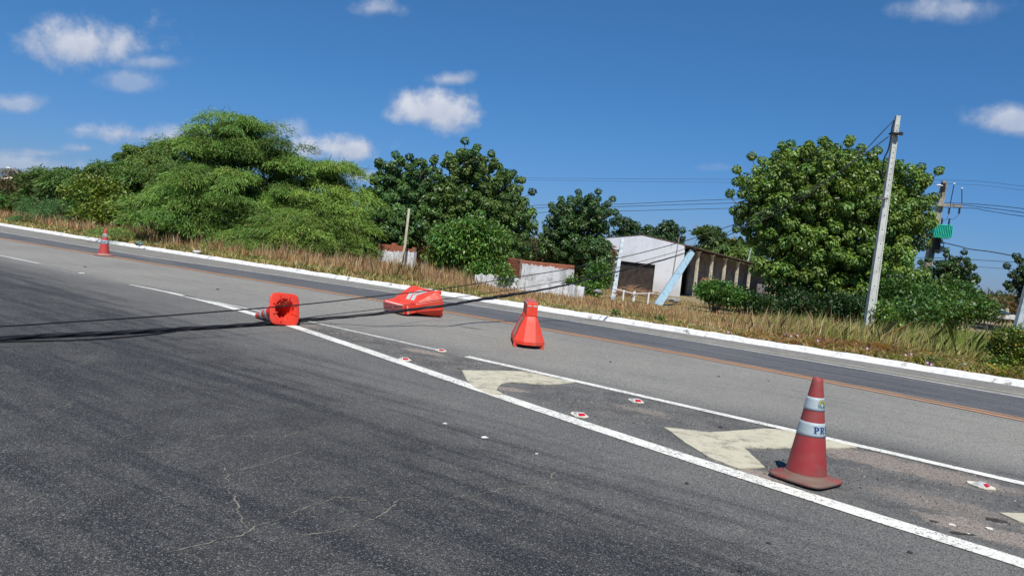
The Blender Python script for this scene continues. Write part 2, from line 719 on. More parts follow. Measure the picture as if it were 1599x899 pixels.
fc, _, _ = fit([(0, 352), (100, 369), (250, 393), (400, 416), (550, 438), (700, 463), (850, 487), (1000, 510), (1200, 541), (1400, 572), (1599, 605)], 3)
fe, _, _ = fit([(250, 403), (420, 430), (570, 451), (700, 471), (850, 493), (1000, 516), (1160, 546), (1320, 575), (1599, 621)], 2)
fo, _, _ = fit([(0, 372), (75, 386), (160, 401), (300, 421), (400, 437), (500, 453), (600, 470), (700, 490), (850, 516), (1000, 543), (1200, 578), (1400, 618), (1599, 656)], 3)
fi, _, _ = fit([(480, 503), (560, 517), (675, 544), (730, 560), (850, 583), (1000, 618), (1200, 664), (1400, 710), (1599, 755)], 2)
fm, mlo, mhi = fit([(222, 448), (300, 467), (400, 490), (500, 522), (600, 558), (700, 593), (800, 627), (900, 658), (1000, 690), (1100, 724), (1200, 755), (1300, 785), (1400, 817), (1500, 850), (1599, 883)], 4)


def fm_ext(u):
    return fm(u) if u > mlo else fm(mlo) - (mlo - u) * .33


def strip(f, u0, u1, w, z, step=.25, wob=0.0, w_end=None, side=0):
    mb = MB()
    n = max(2, int(abs(u1 - u0) / step))
    for i in range(n + 1):
        u = u0 + (u1 - u0) * i / n
        ww = w if w_end is None else w + (w_end - w) * i / n
        nn = f(u)
        a, b = nn - ww / 2 + rnd.uniform(-wob, wob), nn + ww / 2 + rnd.uniform(-wob, wob)
        x, y = from_uv(u, a)
        mb.v.append((x, y, z))
        x, y = from_uv(u, b)
        mb.v.append((x, y, z))
        if i:
            k = 2 * i
            mb.f.append((k - 2, k - 1, k + 1, k))
    # upward faces
    return mb


def between(fa, fb, u0, u1, z, step=1.0, rows=1):
    mb = MB()
    n = max(2, int(abs(u1 - u0) / step))
    for i in range(n + 1):
        u = u0 + (u1 - u0) * i / n
        for nn in (fa(u), fb(u)):
            x, y = from_uv(u, nn)
            mb.v.append((x, y, z))
        if i:
            k = 2 * i
            mb.f.append((k - 2, k - 1, k + 1, k))
    return mb


M_ASPH = asphalt('asphalt_old', 'main')
M_FRESH = asphalt('asphalt_fresh', 'fresh')
M_SHOULD = asphalt('asphalt_shoulder', 'shoulder')
M_WHITE = paint('white_road_paint', (.78, .77, .69), .52, sc=22, worn_hi=.3)
M_WHITE2 = paint('old_white_road_paint', (.62, .62, .56), .78, dirt=(.27, .265, .25), sc=12, worn_hi=.4)
M_CREAM = paint('cream_road_paint', (.53, .49, .36), .62, dirt=(.26, .23, .18), sc=8)
M_ORANGE = paint('orange_road_paint', (.52, .26, .13), .74, dirt=(.32, .24, .17), sc=14, worn_hi=.3)

b = between(lambda u: -14.0, lambda u: fc(u) + .02, -45, 150, 0.0)
b.build('asphalt_road', M_ASPH, kind='structure')
b = between(lambda u: fo(u) + .28, lambda u: fe(u) - .02, -45, 150, .004, .5)
b.build('resurfaced_lane', M_FRESH, kind='structure')
b = between(lambda u: fe(u) + .02, lambda u: fc(u) + .02, -45, 150, .004, .5)
b.build('road_shoulder', M_SHOULD, kind='structure')
strip(fm_ext, mlo - 8, 11.2, .185, .006, wob=.004).build('white_lane_line', M_WHITE, kind='structure')
strip(fm_ext, 11.2, 13.9, .18, .006, wob=.006, w_end=.05).build('white_lane_line_end', M_WHITE, kind='structure')
strip(fi, -9, 5.75, .13, .006, wob=.004).build('inner_white_line', M_WHITE, kind='structure')
strip(fi, 6.2, 12.2, .10, .006, wob=.006).build('worn_inner_white_line', M_WHITE2, kind='structure')
strip(lambda u: 8.2, 18.0, 60, .13, .006, wob=.01).build('far_white_line', M_WHITE2, kind='structure')
strip(lambda u: fe(u) - .03, -30, 60, .10, .008, wob=.006).build('white_edge_line', M_WHITE2, kind='structure')
strip(lambda u: fe(u) + .38, -30, 9, .07, .008, wob=.01).build('faded_second_edge_line', M_CREAM, kind='structure')
strip(lambda u: fo(u) - .005, -30, 90, .14, .008, wob=.010).build('orange_centre_line', M_ORANGE, kind='structure')
strip(lambda u: fo(u) + .19, -30, 90, .09, .008, wob=.008).build('orange_centre_line_second', paint('faded_orange_paint', (.50, .28, .15), .8, dirt=(.27, .22, .17), sc=12, worn_hi=.3), kind='structure')

# cream arrow blocks in the gore
def ground_poly(px, z=.010, jit=.006):
    pts = [G(*p) for p in px]
    out = []
    for i in range(len(pts)):
        a, c = pts[i], pts[(i + 1) % len(pts)]
        m = max(1, int((c - a).length / .06))
        for k in range(m):
            p = a.lerp(c, k / m)
            out.append((p.x + rnd.uniform(-jit, jit), p.y + rnd.uniform(-jit, jit)))
    ar = sum(out[i][0] * out[(i + 1) % len(out)][1] - out[(i + 1) % len(out)][0] * out[i][1] for i in range(len(out)))
    if ar < 0:
        out.reverse()
    mb = MB()
    mb.prism(out, .001, z)
    return mb


chev = [[(721, 579), (740, 579), (800, 580), (822, 581), (846, 586), (870, 592), (898, 597), (876, 600), (852, 601), (800, 597), (783, 600), (774, 610), (790, 618), (768, 617), (744, 607), (731, 598)],
        [(1037, 668), (1110, 676), (1192, 670), (1226, 672), (1262, 682), (1300, 689), (1338, 699), (1292, 701), (1162, 700), (1178, 715), (1194, 730), (1153, 733), (1105, 714), (1070, 692)],
        [(1561, 802), (1600, 803), (1680, 806), (1740, 812), (1700, 830), (1640, 829), (1590, 815)]]
for c_ in chev:
    ground_poly(c_).build('painted_chevron', M_CREAM, kind='structure')

# kerb
t = NT('kerb_whitewash')
n1 = t.noise(3.0, 8, .7)
t.col(t.mix(t.mr(n1, .57, .66), t.mix(t.mr(t.noise(9, 5), .4, .7), (.78, .78, .76), (.60, .60, .58)), (.26, .24, .21)))
t.rough(.8)
t.bump(t.noise(30, 6), .4, .01)
M_KERB = t.m
mb = MB()
prof = [(-.03, -.02), (.0, .05), (.015, .095), (.04, .108), (.18, .105), (.21, .06), (.21, -.05)]
us = list(np.arange(-40, 25, .22)) + list(np.arange(25, 90, 1.0))
rings = []
for u in us:
    j = rnd.uniform(-.012, .012)
    jz = rnd.uniform(-.012, .006) - (rnd.random() < .05) * rnd.uniform(.01, .05)
    R = []
    for i, (dn, z) in enumerate(prof):
        x, y = from_uv(u, fc(u) + dn + j)
        R.append((x, y, z + (jz if 1 < i < 5 else 0)))
    rings.append(R)
o0 = 0
for R in rings:
    mb.v += R
k = len(prof)
for i in range(len(rings) - 1):
    for q in range(k - 1):
        mb.f.append((i * k + q, (i + 1) * k + q, (i + 1) * k + q + 1, i * k + q + 1))
mb.build('kerb', M_KERB, kind='structure')


# ------------------------------------------------------------------ terrain
def terr(x, y):
    u = -.835 * x + .55 * y
    n = .55 * x + .835 * y
    s = n - 15.4
    z = .11 - np.clip(s - 1.5, 0, 45) * .036
    z = z + .06 * np.sin(x * .31 + 1.3) * np.cos(y * .27) * np.clip(s / 12, 0, 1)
    # rise far to the left and gentle far hills
    r = np.hypot(x, y)
    z = z + np.clip((u - 70) / 60, 0, 1) ** 2 * 4.5 * np.clip((s + 2) / 30, 0, 1)
    z = z + np.clip((r - 140) / 120, 0, 1) * 1.5
    return z


M_SOIL = NT('dry_verge_soil')
t = M_SOIL
k = t.mix(t.mr(t.noise(1.2, 6, .65), .35, .65), (.30, .20, .11), (.20, .18, .07))
k = t.mix(t.mr(t.noise(18, 6, .7), .4, .7), k, (.26, .20, .11))
t.col(k)
t.rough(.95)
t.bump(t.noise(14, 8, .7), .8, .05)
M_SOIL = t.m
gu = np.concatenate([np.arange(-60, 60, 1.5), np.arange(60, 600, 15)])
gs = np.concatenate([np.arange(0, 40, .8), np.arange(40, 120, 5), np.arange(120, 700, 40)])
mb = MB()
nu, ns_ = len(gu), len(gs)
for u in gu:
    for s_ in gs:
        x, y = from_uv(u, fc(u) + .19 + s_)
        z = float(terr(x, y)) if s_ > 0 else .07
        mb.v.append((x, y, z))
for i in range(nu - 1):
    for j in range(ns_ - 1):
        a = i * ns_ + j
        mb.f.append((a, a + 1, a + ns_ + 1, a + ns_))
mb.build('verge_ground', M_SOIL, kind='structure', smooth=True)
mb = MB()
Rg = 5000
mb.add([(-Rg, -Rg, -2.2), (Rg, -Rg, -2.2), (Rg, Rg, -2.2), (-Rg, Rg, -2.2)], [(0, 1, 2, 3)])
mb.build('far_ground', mat_plain('far_scrub_ground', (.10, .10, .045), (.16, .12, .06), scale=.02, rough=.95), kind='structure')
mb = between(lambda u: -34.0, lambda u: -14.0, -45, 150, -.012)
mb.build('near_verge', M_SOIL, kind='structure')

# ------------------------------------------------------------------ traffic cones
def cone_mats(pref, red, dust, am):
    return dict(red=plastic(pref + '_cone_red', red, dust, am), base=plastic(pref + '_cone_base', tuple(.6 * v + .4 * d for v, d in zip(red, dust)), dust, min(1, am * 2.2), .6, 4, .55),
                white=plastic(pref + '_cone_sleeve', (.38, .45, .47), (.26, .26, .24), .5, .45))


RB, RT, HT = .148, .036, .75     # body radius at the flange, at the tip, height


def cone_r(z):
    return RB + (RT - RB) * (z - .03) / (HT - .03)


def letters_PRF():
    """slab-serif strokes in a 1-high em, list of quads"""
    Q = []

    def rect(x0, y0, x1, y1):
        nx = max(1, int((x1 - x0) / .12))
        for i in range(nx):
            a, b_ = x0 + (x1 - x0) * i / nx, x0 + (x1 - x0) * (i + 1) / nx
            Q.append([(a, y0), (b_, y0), (b_, y1), (a, y1)])

    def arc(cx, cy, rx0, ry0, rx1, ry1, a0, a1, n=8):
        for i in range(n):
            t0, t1 = a0 + (a1 - a0) * i / n, a0 + (a1 - a0) * (i + 1) / n
            Q.append([(cx + rx0 * math.cos(t0), cy + ry0 * math.sin(t0)), (cx + rx1 * math.cos(t0), cy + ry1 * math.sin(t0)),
                      (cx + rx1 * math.cos(t1), cy + ry1 * math.sin(t1)), (cx + rx0 * math.cos(t1), cy + ry0 * math.sin(t1))])
    # P
    rect(.12, .12, .38, .88); rect(.02, .0, .46, .12); rect(.02, .88, .46, 1.0)
    rect(.46, .86, .50, 1.0); rect(.34, .40, .50, .54)
    arc(.50, .70, .08, .11, .36, .30, -PI / 2, PI / 2)
    # R
    ox = .95
    rect(ox + .12, .12, ox + .38, .88); rect(ox + .02, .0, ox + .42, .12); rect(ox + .02, .88, ox + .46, 1.0)
    rect(ox + .46, .86, ox + .50, 1.0); rect(ox + .34, .44, ox + .50, .57)
    arc(ox + .50, .72, .08, .11, .36, .28, -PI / 2, PI / 2)
    Q.append([(ox + .40, .44), (ox + .60, .46), (ox + .82, .12), (ox + .60, .12)])
    rect(ox + .58, .0, ox + .94, .12)
    # F
    ox = 2.0
    rect(ox + .12, .12, ox + .38, .88); rect(ox + .02, .0, ox + .48, .12); rect(ox + .02, .86, ox + .80, 1.0)
    rect(ox + .66, .66, ox + .80, .86); rect(ox + .34, .44, ox + .56, .57); rect(ox + .50, .34, ox + .62, .67)
    return Q


def wrap_quads(Q, z0, h, ang_c, width_em, stretch=1.0, off=.003):
    """lay flat quads round the cone, centred on the angle ang_c (x grows to the right seen from outside)"""
    mb = MB()
    for q in Q:
        vs = []
        for (x, y) in q:
            z = z0 + y * h
            r = cone_r(z) + off
            a = ang_c + (x - width_em / 2) * h * stretch / r
            vs.append((r * math.cos(a), r * math.sin(a), z))
        mb.add(vs, [(0, 1, 2, 3)])
    return mb


def make_cone(label, mats, loc, rz, text_ang=None, group='traffic cones', ribs=False, flange=.40, crease=False):
    t = thing('traffic_cone', label, 'traffic cone', loc, rz, group)
    # flange: rounded square ring
    n = 48
    def rsq(hw, rad, z):
        R = []
        for k in range(n):
            a = 2 * PI * (k + .5) / n
            c, s = math.cos(a), math.sin(a)
            e = 5.5
            r = hw / ((abs(c) ** e + abs(s) ** e) ** (1 / e))
            lift = .012 * max(0, (r - hw)) / hw
            R.append((r * c, r * s, z + lift))
        return R
    def circ(r, z):
        return [(r * math.cos(2 * PI * (k + .5) / n), r * math.sin(2 * PI * (k + .5) / n), z) for k in range(n)]
    mb = MB()
    h2 = flange / 2
    rings = [circ(RB - .004, .002), rsq(h2 - .012, .05, .0), rsq(h2, .05, .006), rsq(h2, .05, .020), rsq(h2 - .01, .05, .028), circ(RB + .022, .034), circ(RB + .008, .044), circ(RB - .002, .06), circ(RB - .014, .03)]
    mb.loft(rings + [rings[0]], False, False)
    mb.build('base', mats['base'], t, smooth=True, local=True)
    mb = MB()
    prof = []
    for i in range(25):
        z = .03 + (HT - .03) * i / 24
        prof.append((cone_r(z), z))
    prof += [(RT - .004, HT + .004), (RT - .010, HT + .004), (RT - .012, HT - .01)]
    for i in range(12, -1, -1):
        z = .02 + (HT - .05) * i / 12
        prof.append((max(.012, cone_r(z) - .009), z))
    mb.lathe(prof, 48)
    mb.build('cone_body', mats['red'], t, smooth=True, local=True)
    for (z0, z1, lab) in ((.335, .435, 1), (.520, .615, 0)):
        mb = MB()
        P = [(cone_r(z0) - .001, z0)] + [(cone_r(z0 + (z1 - z0) * i / 5) + .0022, z0 + (z1 - z0) * i / 5) for i in range(6)] + [(cone_r(z1) - .001, z1)]
        mb.lathe(P, 48)
        bnd = mb.build('reflective_band', mats['white'], t, smooth=True, local=True)
        if text_ang is not None and lab == 1:
            wrap_quads(letters_PRF(), z0 + .027, .048, text_ang, 2.85, 1.02, .004).build('lettering', M_BLUE, bnd, local=True)
        if text_ang is not None and lab == 0:
            Q = []
            def arcq(r0, r1, a0, a1, cx=.5, cy=.5, sy=1.1, n=10):
                return [[(cx + r0 * math.cos(p), cy + r0 * sy * math.sin(p)), (cx + r1 * math.cos(p), cy + r1 * sy * math.sin(p)),
                         (cx + r1 * math.cos(q), cy + r1 * sy * math.sin(q)), (cx + r0 * math.cos(q), cy + r0 * sy * math.sin(q))]
                        for p, q in ((a0 + (a1 - a0) * i / n, a0 + (a1 - a0) * (i + 1) / n) for i in range(n))]
            legs = lambda a, b_: [[(.5 - b_, -.0), (.5 - a, -.0), (.5 - a, .5), (.5 - b_, .5)], [(.5 + a, -.0), (.5 + b_, -.0), (.5 + b_, .5), (.5 + a, .5)]]
            wrap_quads(arcq(.36, .56, -.2, PI + .2), z0 + .022, .054, text_ang, 1, 1.05, .004).build('emblem', M_YEL, bnd, local=True)
            wrap_quads(arcq(.24, .35, 0, PI) + [[(.15, .1), (.27, .1), (.26, .5), (.15, .5)], [(.73, .1), (.85, .1), (.85, .5), (.74, .5)]], z0 + .022, .054, text_ang, 1, 1.05, .0045).build('emblem', M_GRN, bnd, local=True)
            wrap_quads(arcq(.555, .60, -.3, PI + .3) + [[(-.06, .0), (.04, .05), (.02, .4), (-.1, .4)], [(.96, .05), (1.06, .0), (1.1, .4), (.98, .4)], [(.30, .0), (.42, .0), (.42, .3), (.34, .3)], [(.58, .0), (.70, .0), (.66, .3), (.58, .3)]], z0 + .022, .054, text_ang, 1, 1.05, .005).build('emblem', M_BLUE, bnd, local=True)
    if crease:
        mb = MB()
        pts = [(cone_r(.49) * math.cos(a), cone_r(.49) * math.sin(a), .475 + .006 * math.sin(7 * a) + (.02 if a > -1.15 else 0)) for a in np.linspace(-2.2, -.9, 14)]
        mb.tube([Vector(p) * 1.004 for p in pts], .0016, 5)
        mb.build('crease', M_BLACK, t, local=True)
    if ribs:
        for k in range(8):
            a = 2 * PI * (k + .5) / 8 + .0
            mb = MB()
            r1 = .215 if k % 1 == 0 else .19
            mb.beam((math.cos(a) * .115, math.sin(a) * .115, .012), (math.cos(a) * .19, math.sin(a) * .19, -.003), .012, .022)
            mb.build('underside_rib', mats['base'], t, local=True)
    return t


M_BLUE = mat_plain('navy_print', (.015, .04, .16), (.03, .07, .2), rough=.5, bump=0)
M_YEL = mat_plain('yellow_print', (.62, .45, .06), rough=.5, bump=0)
M_GRN = mat_plain('green_print', (.03, .28, .10), rough=.5, bump=0)
M_BLACK = mat_plain('black_rubber', (.012, .012, .013), (.03, .03, .03), rough=.6, bump=.1)
dustm = cone_mats('dusty', (.31, .034, .034), (.16, .10, .075), .62)
farm = cone_mats('faded', (.50, .055, .045), (.35, .25, .2), .25)
brightm = cone_mats('bright', (.80, .045, .018), (.4, .25, .18), .12)
brightm['base'] = brightm['red']

p = G(1257, 750)
face = math.atan2(-p.y, -p.x)
make_cone('dusty faded red cone standing on the near white line in the right foreground', dustm, (p.x, p.y, .012), 0, face + math.radians(50), flange=.42, crease=False).rotation_euler = (0, 0, 0)
near_cone = [o for o in C.objects if o.name == 'traffic_cone'][0]
near_cone.rotation_euler = (0, 0, face + math.radians(62))
for ch in near_cone.children:
    ch.rotation_euler = (0, 0, -math.radians(62) - face)
for ch in near_cone.children:
    if ch.name.startswith('base'):
        ch.rotation_euler = (0, 0, 0)
p = G(162, 399.5)
face = math.atan2(-p.y, -p.x)
make_cone('small upright red cone standing far off on the orange line at the left', farm, (p.x, p.y, .01), 0, face - math.radians(28), flange=.44)

# the cone lying on its side: the open base looks at us
p = G(443, 508)
lc = make_cone('bright red cone lying on its side with its hollow base facing the camera', brightm, (p.x, p.y, 0), 0, None, ribs=True, flange=.43)
lc.scale = (1.09, 1.09, 1.04)
ax = Vector((-.74, .67, 0)).normalized()
tilt = math.radians(-15)
zax = (ax * math.cos(tilt) + Vector((0, 0, 1)) * math.sin(tilt)).normalized()
side = zax.cross(Vector((0, 0, 1))).normalized()
upv = zax.cross(side)
Mx = Matrix((side, upv, zax)).transposed()
lc.rotation_mode = 'QUATERNION'
lc.rotation_quaternion = (Mx @ Matrix.Rotation(math.radians(4), 3, 'Z')).to_quaternion()
lc.location = (p.x, p.y, .235 * math.cos(tilt) + .012)
# rubbish caught in it
mb = MB()
r2 = random.Random(5)
for k in range(9):
    a0 = Vector((r2.uniform(-.08, .09), r2.uniform(-.13, -.10), r2.uniform(.01, .10)))
    a1 = a0 + Vector((r2.uniform(-.07, .07), r2.uniform(.0, .035), r2.uniform(-.03, .06)))
    a2 = a1 + Vector((r2.uniform(-.04, .04), r2.uniform(-.02, .03), r2.uniform(-.03, .03)))
    mb.tube([a0, a1, a2], .0035, 5)
mats_w = lc.location.copy()
Q4 = lc.rotation_quaternion.to_matrix()
mb.v = [tuple(Q4 @ Vector(v) + mats_w) for v in mb.v]
tag(mb.build('dry_twigs', mat_plain('straw_twigs', (.34, .26, .12), (.5, .42, .25), rough=.9), loc=tuple(mats_w)), 'dry twigs and straw caught inside the open base of the fallen cone', 'twigs')


# ------------------------------------------------------------------ plastic barriers
M_BAR = plastic('barrier_red_plastic', (.80, .052, .022), (.36, .15, .10), .55, .42)
M_BARTOP = plastic('barrier_dusty_top', (.42, .10, .085), (.30, .20, .18), .6, .7)
M_BARW = mat_plain('barrier_white_tape', (.72, .70, .62), (.5, .5, .45), rough=.5, bump=.05)
M_BARG = mat_plain('barrier_reflective_chevron', (.36, .42, .42), (.5, .55, .54), rough=.4, bump=.05)


def make_barrier(label, loc):
    t = thing('road_barrier', label, 'road barrier', loc, 0, 'red plastic road barriers')

    def ring(w, l, c, z):
        w, l = w / 2, l / 2
        return [(-w + c, -l, z), (w - c, -l, z), (w, -l + c * .75, z), (w, l - c * .75, z), (w - c, l, z), (-w + c, l, z), (-w, l - c * .75, z), (-w, -l + c * .75, z)]
    mb = MB()
    mb.loft([ring(.42, .98, .13, .045), ring(.50, 1.06, .155, .05), ring(.50, 1.06, .155, .105), ring(.19, .74, .03, .50), ring(.165, .70, .015, .505)])
    mb.build('barrier_body', M_BAR, t, local=True, bevel=.008)
    mb = MB()
    mb.loft([ring(.166, .66, .012, .503), ring(.166, .66, .012, .715), ring(.150, .645, .012, .722)])
    mb.build('top_beam', M_BAR, t, local=True, bevel=.006)
    mb = MB()
    mb.box((0, 0, .729), (.15, .64, .012))
    mb.build('top_deck', M_BARTOP, t, local=True)
    for sx in (-1, 1):
        for sy in (-1, 1):
            mb = MB()
            mb.box((sx * .214, sy * .38, .028), (.07, .10, .056))
            mb.build('foot', M_BAR, t, local=True, bevel=.006)
    for sy in (-1, 1):
        mb = MB()
        mb.box((.0, sy * .335, .60), (.176, .075, .19))
        lug = mb.build('end_lug', M_BAR, t, local=True, bevel=.008)
        for sx in (-1, 1):
            mb = MB()
            mb.box((sx * .048, sy * .374, .665), (.064, .008, .016))
            mb.build('white_tape', M_BARW, lug, local=True)
        mb = MB()
        mb.box((0, sy * .372, .66), (.02, .016, .10))
        mb.build('hinge_pin_slot', M_BAR, lug, local=True)
    # tape and chevrons on both long sides
    for sx in (-1, 1):
        def S_(y, z, off=.004):
            x = .25 + (.095 - .25) * (z - .105) / (.50 - .105)
            return (sx * (x + off * .93), y, z + off * .36)
        mb = MB()
        mb.box((sx * .085, 0, .70), (.006, .60, .028))
        mb.build('white_tape', M_BARW, t, local=True)
        for (cy, ww, mt, of) in ((-.05, .075, M_BARG, .006), (.10, .075, M_BARG, .006), (-.05, .105, M_BARW, .004), (.10, .105, M_BARW, .004)):
            mb = MB()
            z0, z1, zm = .15, .45, .30
            h = ww / 2
            dy = .13
            for (za, zb, ya, yb) in ((z0, zm, cy - dy, cy), (zm, z1, cy, cy - dy)):
                mb.add([S_(ya - h, za, of), S_(ya + h, za, of), S_(yb + h, zb, of), S_(yb - h, zb, of)], [(0, 1, 2, 3)])
            mb.build('chevron', mt, t, local=True)
    # filler cap
    mb = MB()
    mb.lathe([(0.001, .752), (.03, .75), (.035, .735)], 16)
    mb.build('filler_cap', M_BARTOP, t, local=True)
    return t


p = G(826, 545)
bar = make_barrier('red plastic barrier standing upright end on beside the orange line', (0, 0, 0))
th = math.radians(3)
bar.rotation_euler = (0, 0, th)
near_end = Vector((p.x, p.y + .02, 0))
bar.location = near_end + Vector((-math.sin(th), math.cos(th), 0)) * .53 + Vector((0, 0, .002))

bar.scale = (.93, 1.0, .93)
bar2 = copy_tree(bar)
bar2['label'] = 'red plastic barrier knocked over on its side with grey chevrons facing up'
yaw_, lean_ = .691, .211           # lies on one sloping flank, its narrow top towards the left
Laxis = Vector((-math.sin(yaw_), math.cos(yaw_), .009)).normalized()
Hdir = Vector((-math.cos(yaw_), -math.sin(yaw_), 0))
zl = (Hdir * math.cos(lean_) + Vector((0, 0, -1)) * math.sin(lean_)).normalized()
yl = (Laxis - zl * Laxis.dot(zl)).normalized()
xl = yl.cross(zl).normalized()
if xl.z < 0:
    xl = -xl
    yl = -yl
Mx = Matrix((xl, yl, zl)).transposed()
bar2.rotation_mode = 'QUATERNION'
bar2.rotation_quaternion = Mx.to_quaternion()
bar2.location = (-1.573, 14.536, .270)
bar2.scale = (.968, 1.093, 1.083)

# ------------------------------------------------------------------ road studs
M_STUD = mat_plain('stud_grey_plastic', (.40, .41, .40), (.6, .6, .58), scale=20, rough=.45)
M_STUDR = mat_plain('stud_red_reflector', (.50, .01, .03), (.3, .0, .02), rough=.2, bump=.05)
M_RESIN = mat_plain('stud_resin', (.72, .68, .55), (.55, .5, .4), scale=12, rough=.7)


def stud(px, label, flip=0, missing=False):
    g = G(*px)
    t = thing('road_stud', label, 'road stud', (g.x, g.y, .004), math.radians(-20 + flip), 'red road studs in the gore')
    r3 = random.Random(int(px[0]))
    mb = MB()
    n = 18
    pts = []
    for k in range(n):
        a = 2 * PI * k / n
        r = r3.uniform(.85, 1.12)
        pts.append((math.cos(a) * .105 * r - .0, math.sin(a) * .075 * r))
    mb.prism(pts, 0, .008)
    mb.build('resin_pad', M_RESIN, t, local=True)
    mb = MB()
    w, l = .055, .048
    mb.loft([[(-w, -l, .006), (w, -l, .006), (w, l, .006), (-w, l, .006)], [(-w * .45, -l * .85, .027), (w * .45, -l * .85, .027), (w * .45, l * .85, .027), (-w * .45, l * .85, .027)]])
    bd = mb.build('stud_body', M_STUD, t, local=True, bevel=.003)
    mb = MB()
    # red reflector on the sloping face turned to the traffic
    mb.add([(w * .98 + .001, -l * .72, .010), (w * .98 + .001, l * .72, .010), (w * .5 + .001, l * .68, .0265), (w * .5 + .001, -l * .68, .0265)], [(0, 1, 2, 3)])
    mb.add([(w * .98 - .005, -l * .72, .006), (w * .98 - .005, l * .72, .006), (w * .5 - .005, l * .68, .0225), (w * .5 - .005, -l * .68, .0225)], [(3, 2, 1, 0)])
    mb.build('reflector', M_STUDR, bd, local=True)
    return t


stud((632, 562), 'red road stud on a cream pad, farthest along the near white line', -50)
stud((688, 548), 'dark red road stud beside the sandy patch at the end of the faded line', -50)
stud((905, 649), 'red road stud on cracked cream resin touching the thick near white line', -50)
stud((993, 627), 'red road stud beside the inner white line between the two cream chevrons', -50)
stud((1531, 759), 'red road stud on a cream pad right of the dusty standing cone', -35)


# ------------------------------------------------------------------ vegetation
M_FEATHER = foliage_mat('feathery_foliage', .22, .6, .25)
M_LEAF = foliage_mat('glossy_broad_leaves', .16, .45, .4)
M_GRASS = foliage_mat('grass_blades', .35, .8, .15)
M_BARK = mat_plain('grey_brown_bark', (.16, .125, .09), (.08, .06, .045), scale=5, rough=.95, bump=.8, bscale=14, bdist=.03)
M_TWIG = mat_plain('pale_twigs', (.20, .17, .12), (.12, .10, .07), rough=.95)


def lobe(x, y, rx, ry, dist, rd=None):
    c = D(x, y, dist)
    sx = rx * dist / FPX
    sz = ry * dist / FPX
    return np.array([c.x, c.y, c.z, sx, (rd if rd is not None else (sx + sz) * .55), sz])


def trunk_mesh(base, lobes, r, name, t, seed, limbs=2):
    r4 = random.Random(seed)
    mb = MB()
    base = Vector(base)
    cx = sum(l[0] for l in lobes) / len(lobes)
    cy = sum(l[1] for l in lobes) / len(lobes)
    cz = sum(l[2] for l in lobes) / len(lobes)
    fork = base.lerp(Vector((cx, cy, cz)), .35)
    fork += Vector((r4.uniform(-.2, .2), r4.uniform(-.2, .2), 0))
    pts = [base - Vector((0, 0, .3)), base + Vector((r4.uniform(-.05, .05), 0, .3)), base.lerp(fork, .6) + Vector((r4.uniform(-.1, .1), r4.uniform(-.1, .1), 0)), fork]
    mb.tube(smoothpts(pts, 3), [r * (1.25 - .6 * i / 9) for i in range(10)], 10)
    for l in lobes:
        for k in range(limbs):
            e = Vector((l[0] + r4.uniform(-.5, .5) * l[3], l[1] + r4.uniform(-.5, .5) * l[4], l[2] + r4.uniform(-.2, .6) * l[5]))
            mid = fork.lerp(e, .5) + Vector((r4.uniform(-.2, .2), r4.uniform(-.2, .2), r4.uniform(0, .3)))
            q = smoothpts([fork, mid, e], 4)
            mb.tube(q, [r * .55 * (1 - .85 * i / (len(q) - 1)) for i in range(len(q))], 6)
    return mb.build('trunk', M_BARK, t, smooth=True)


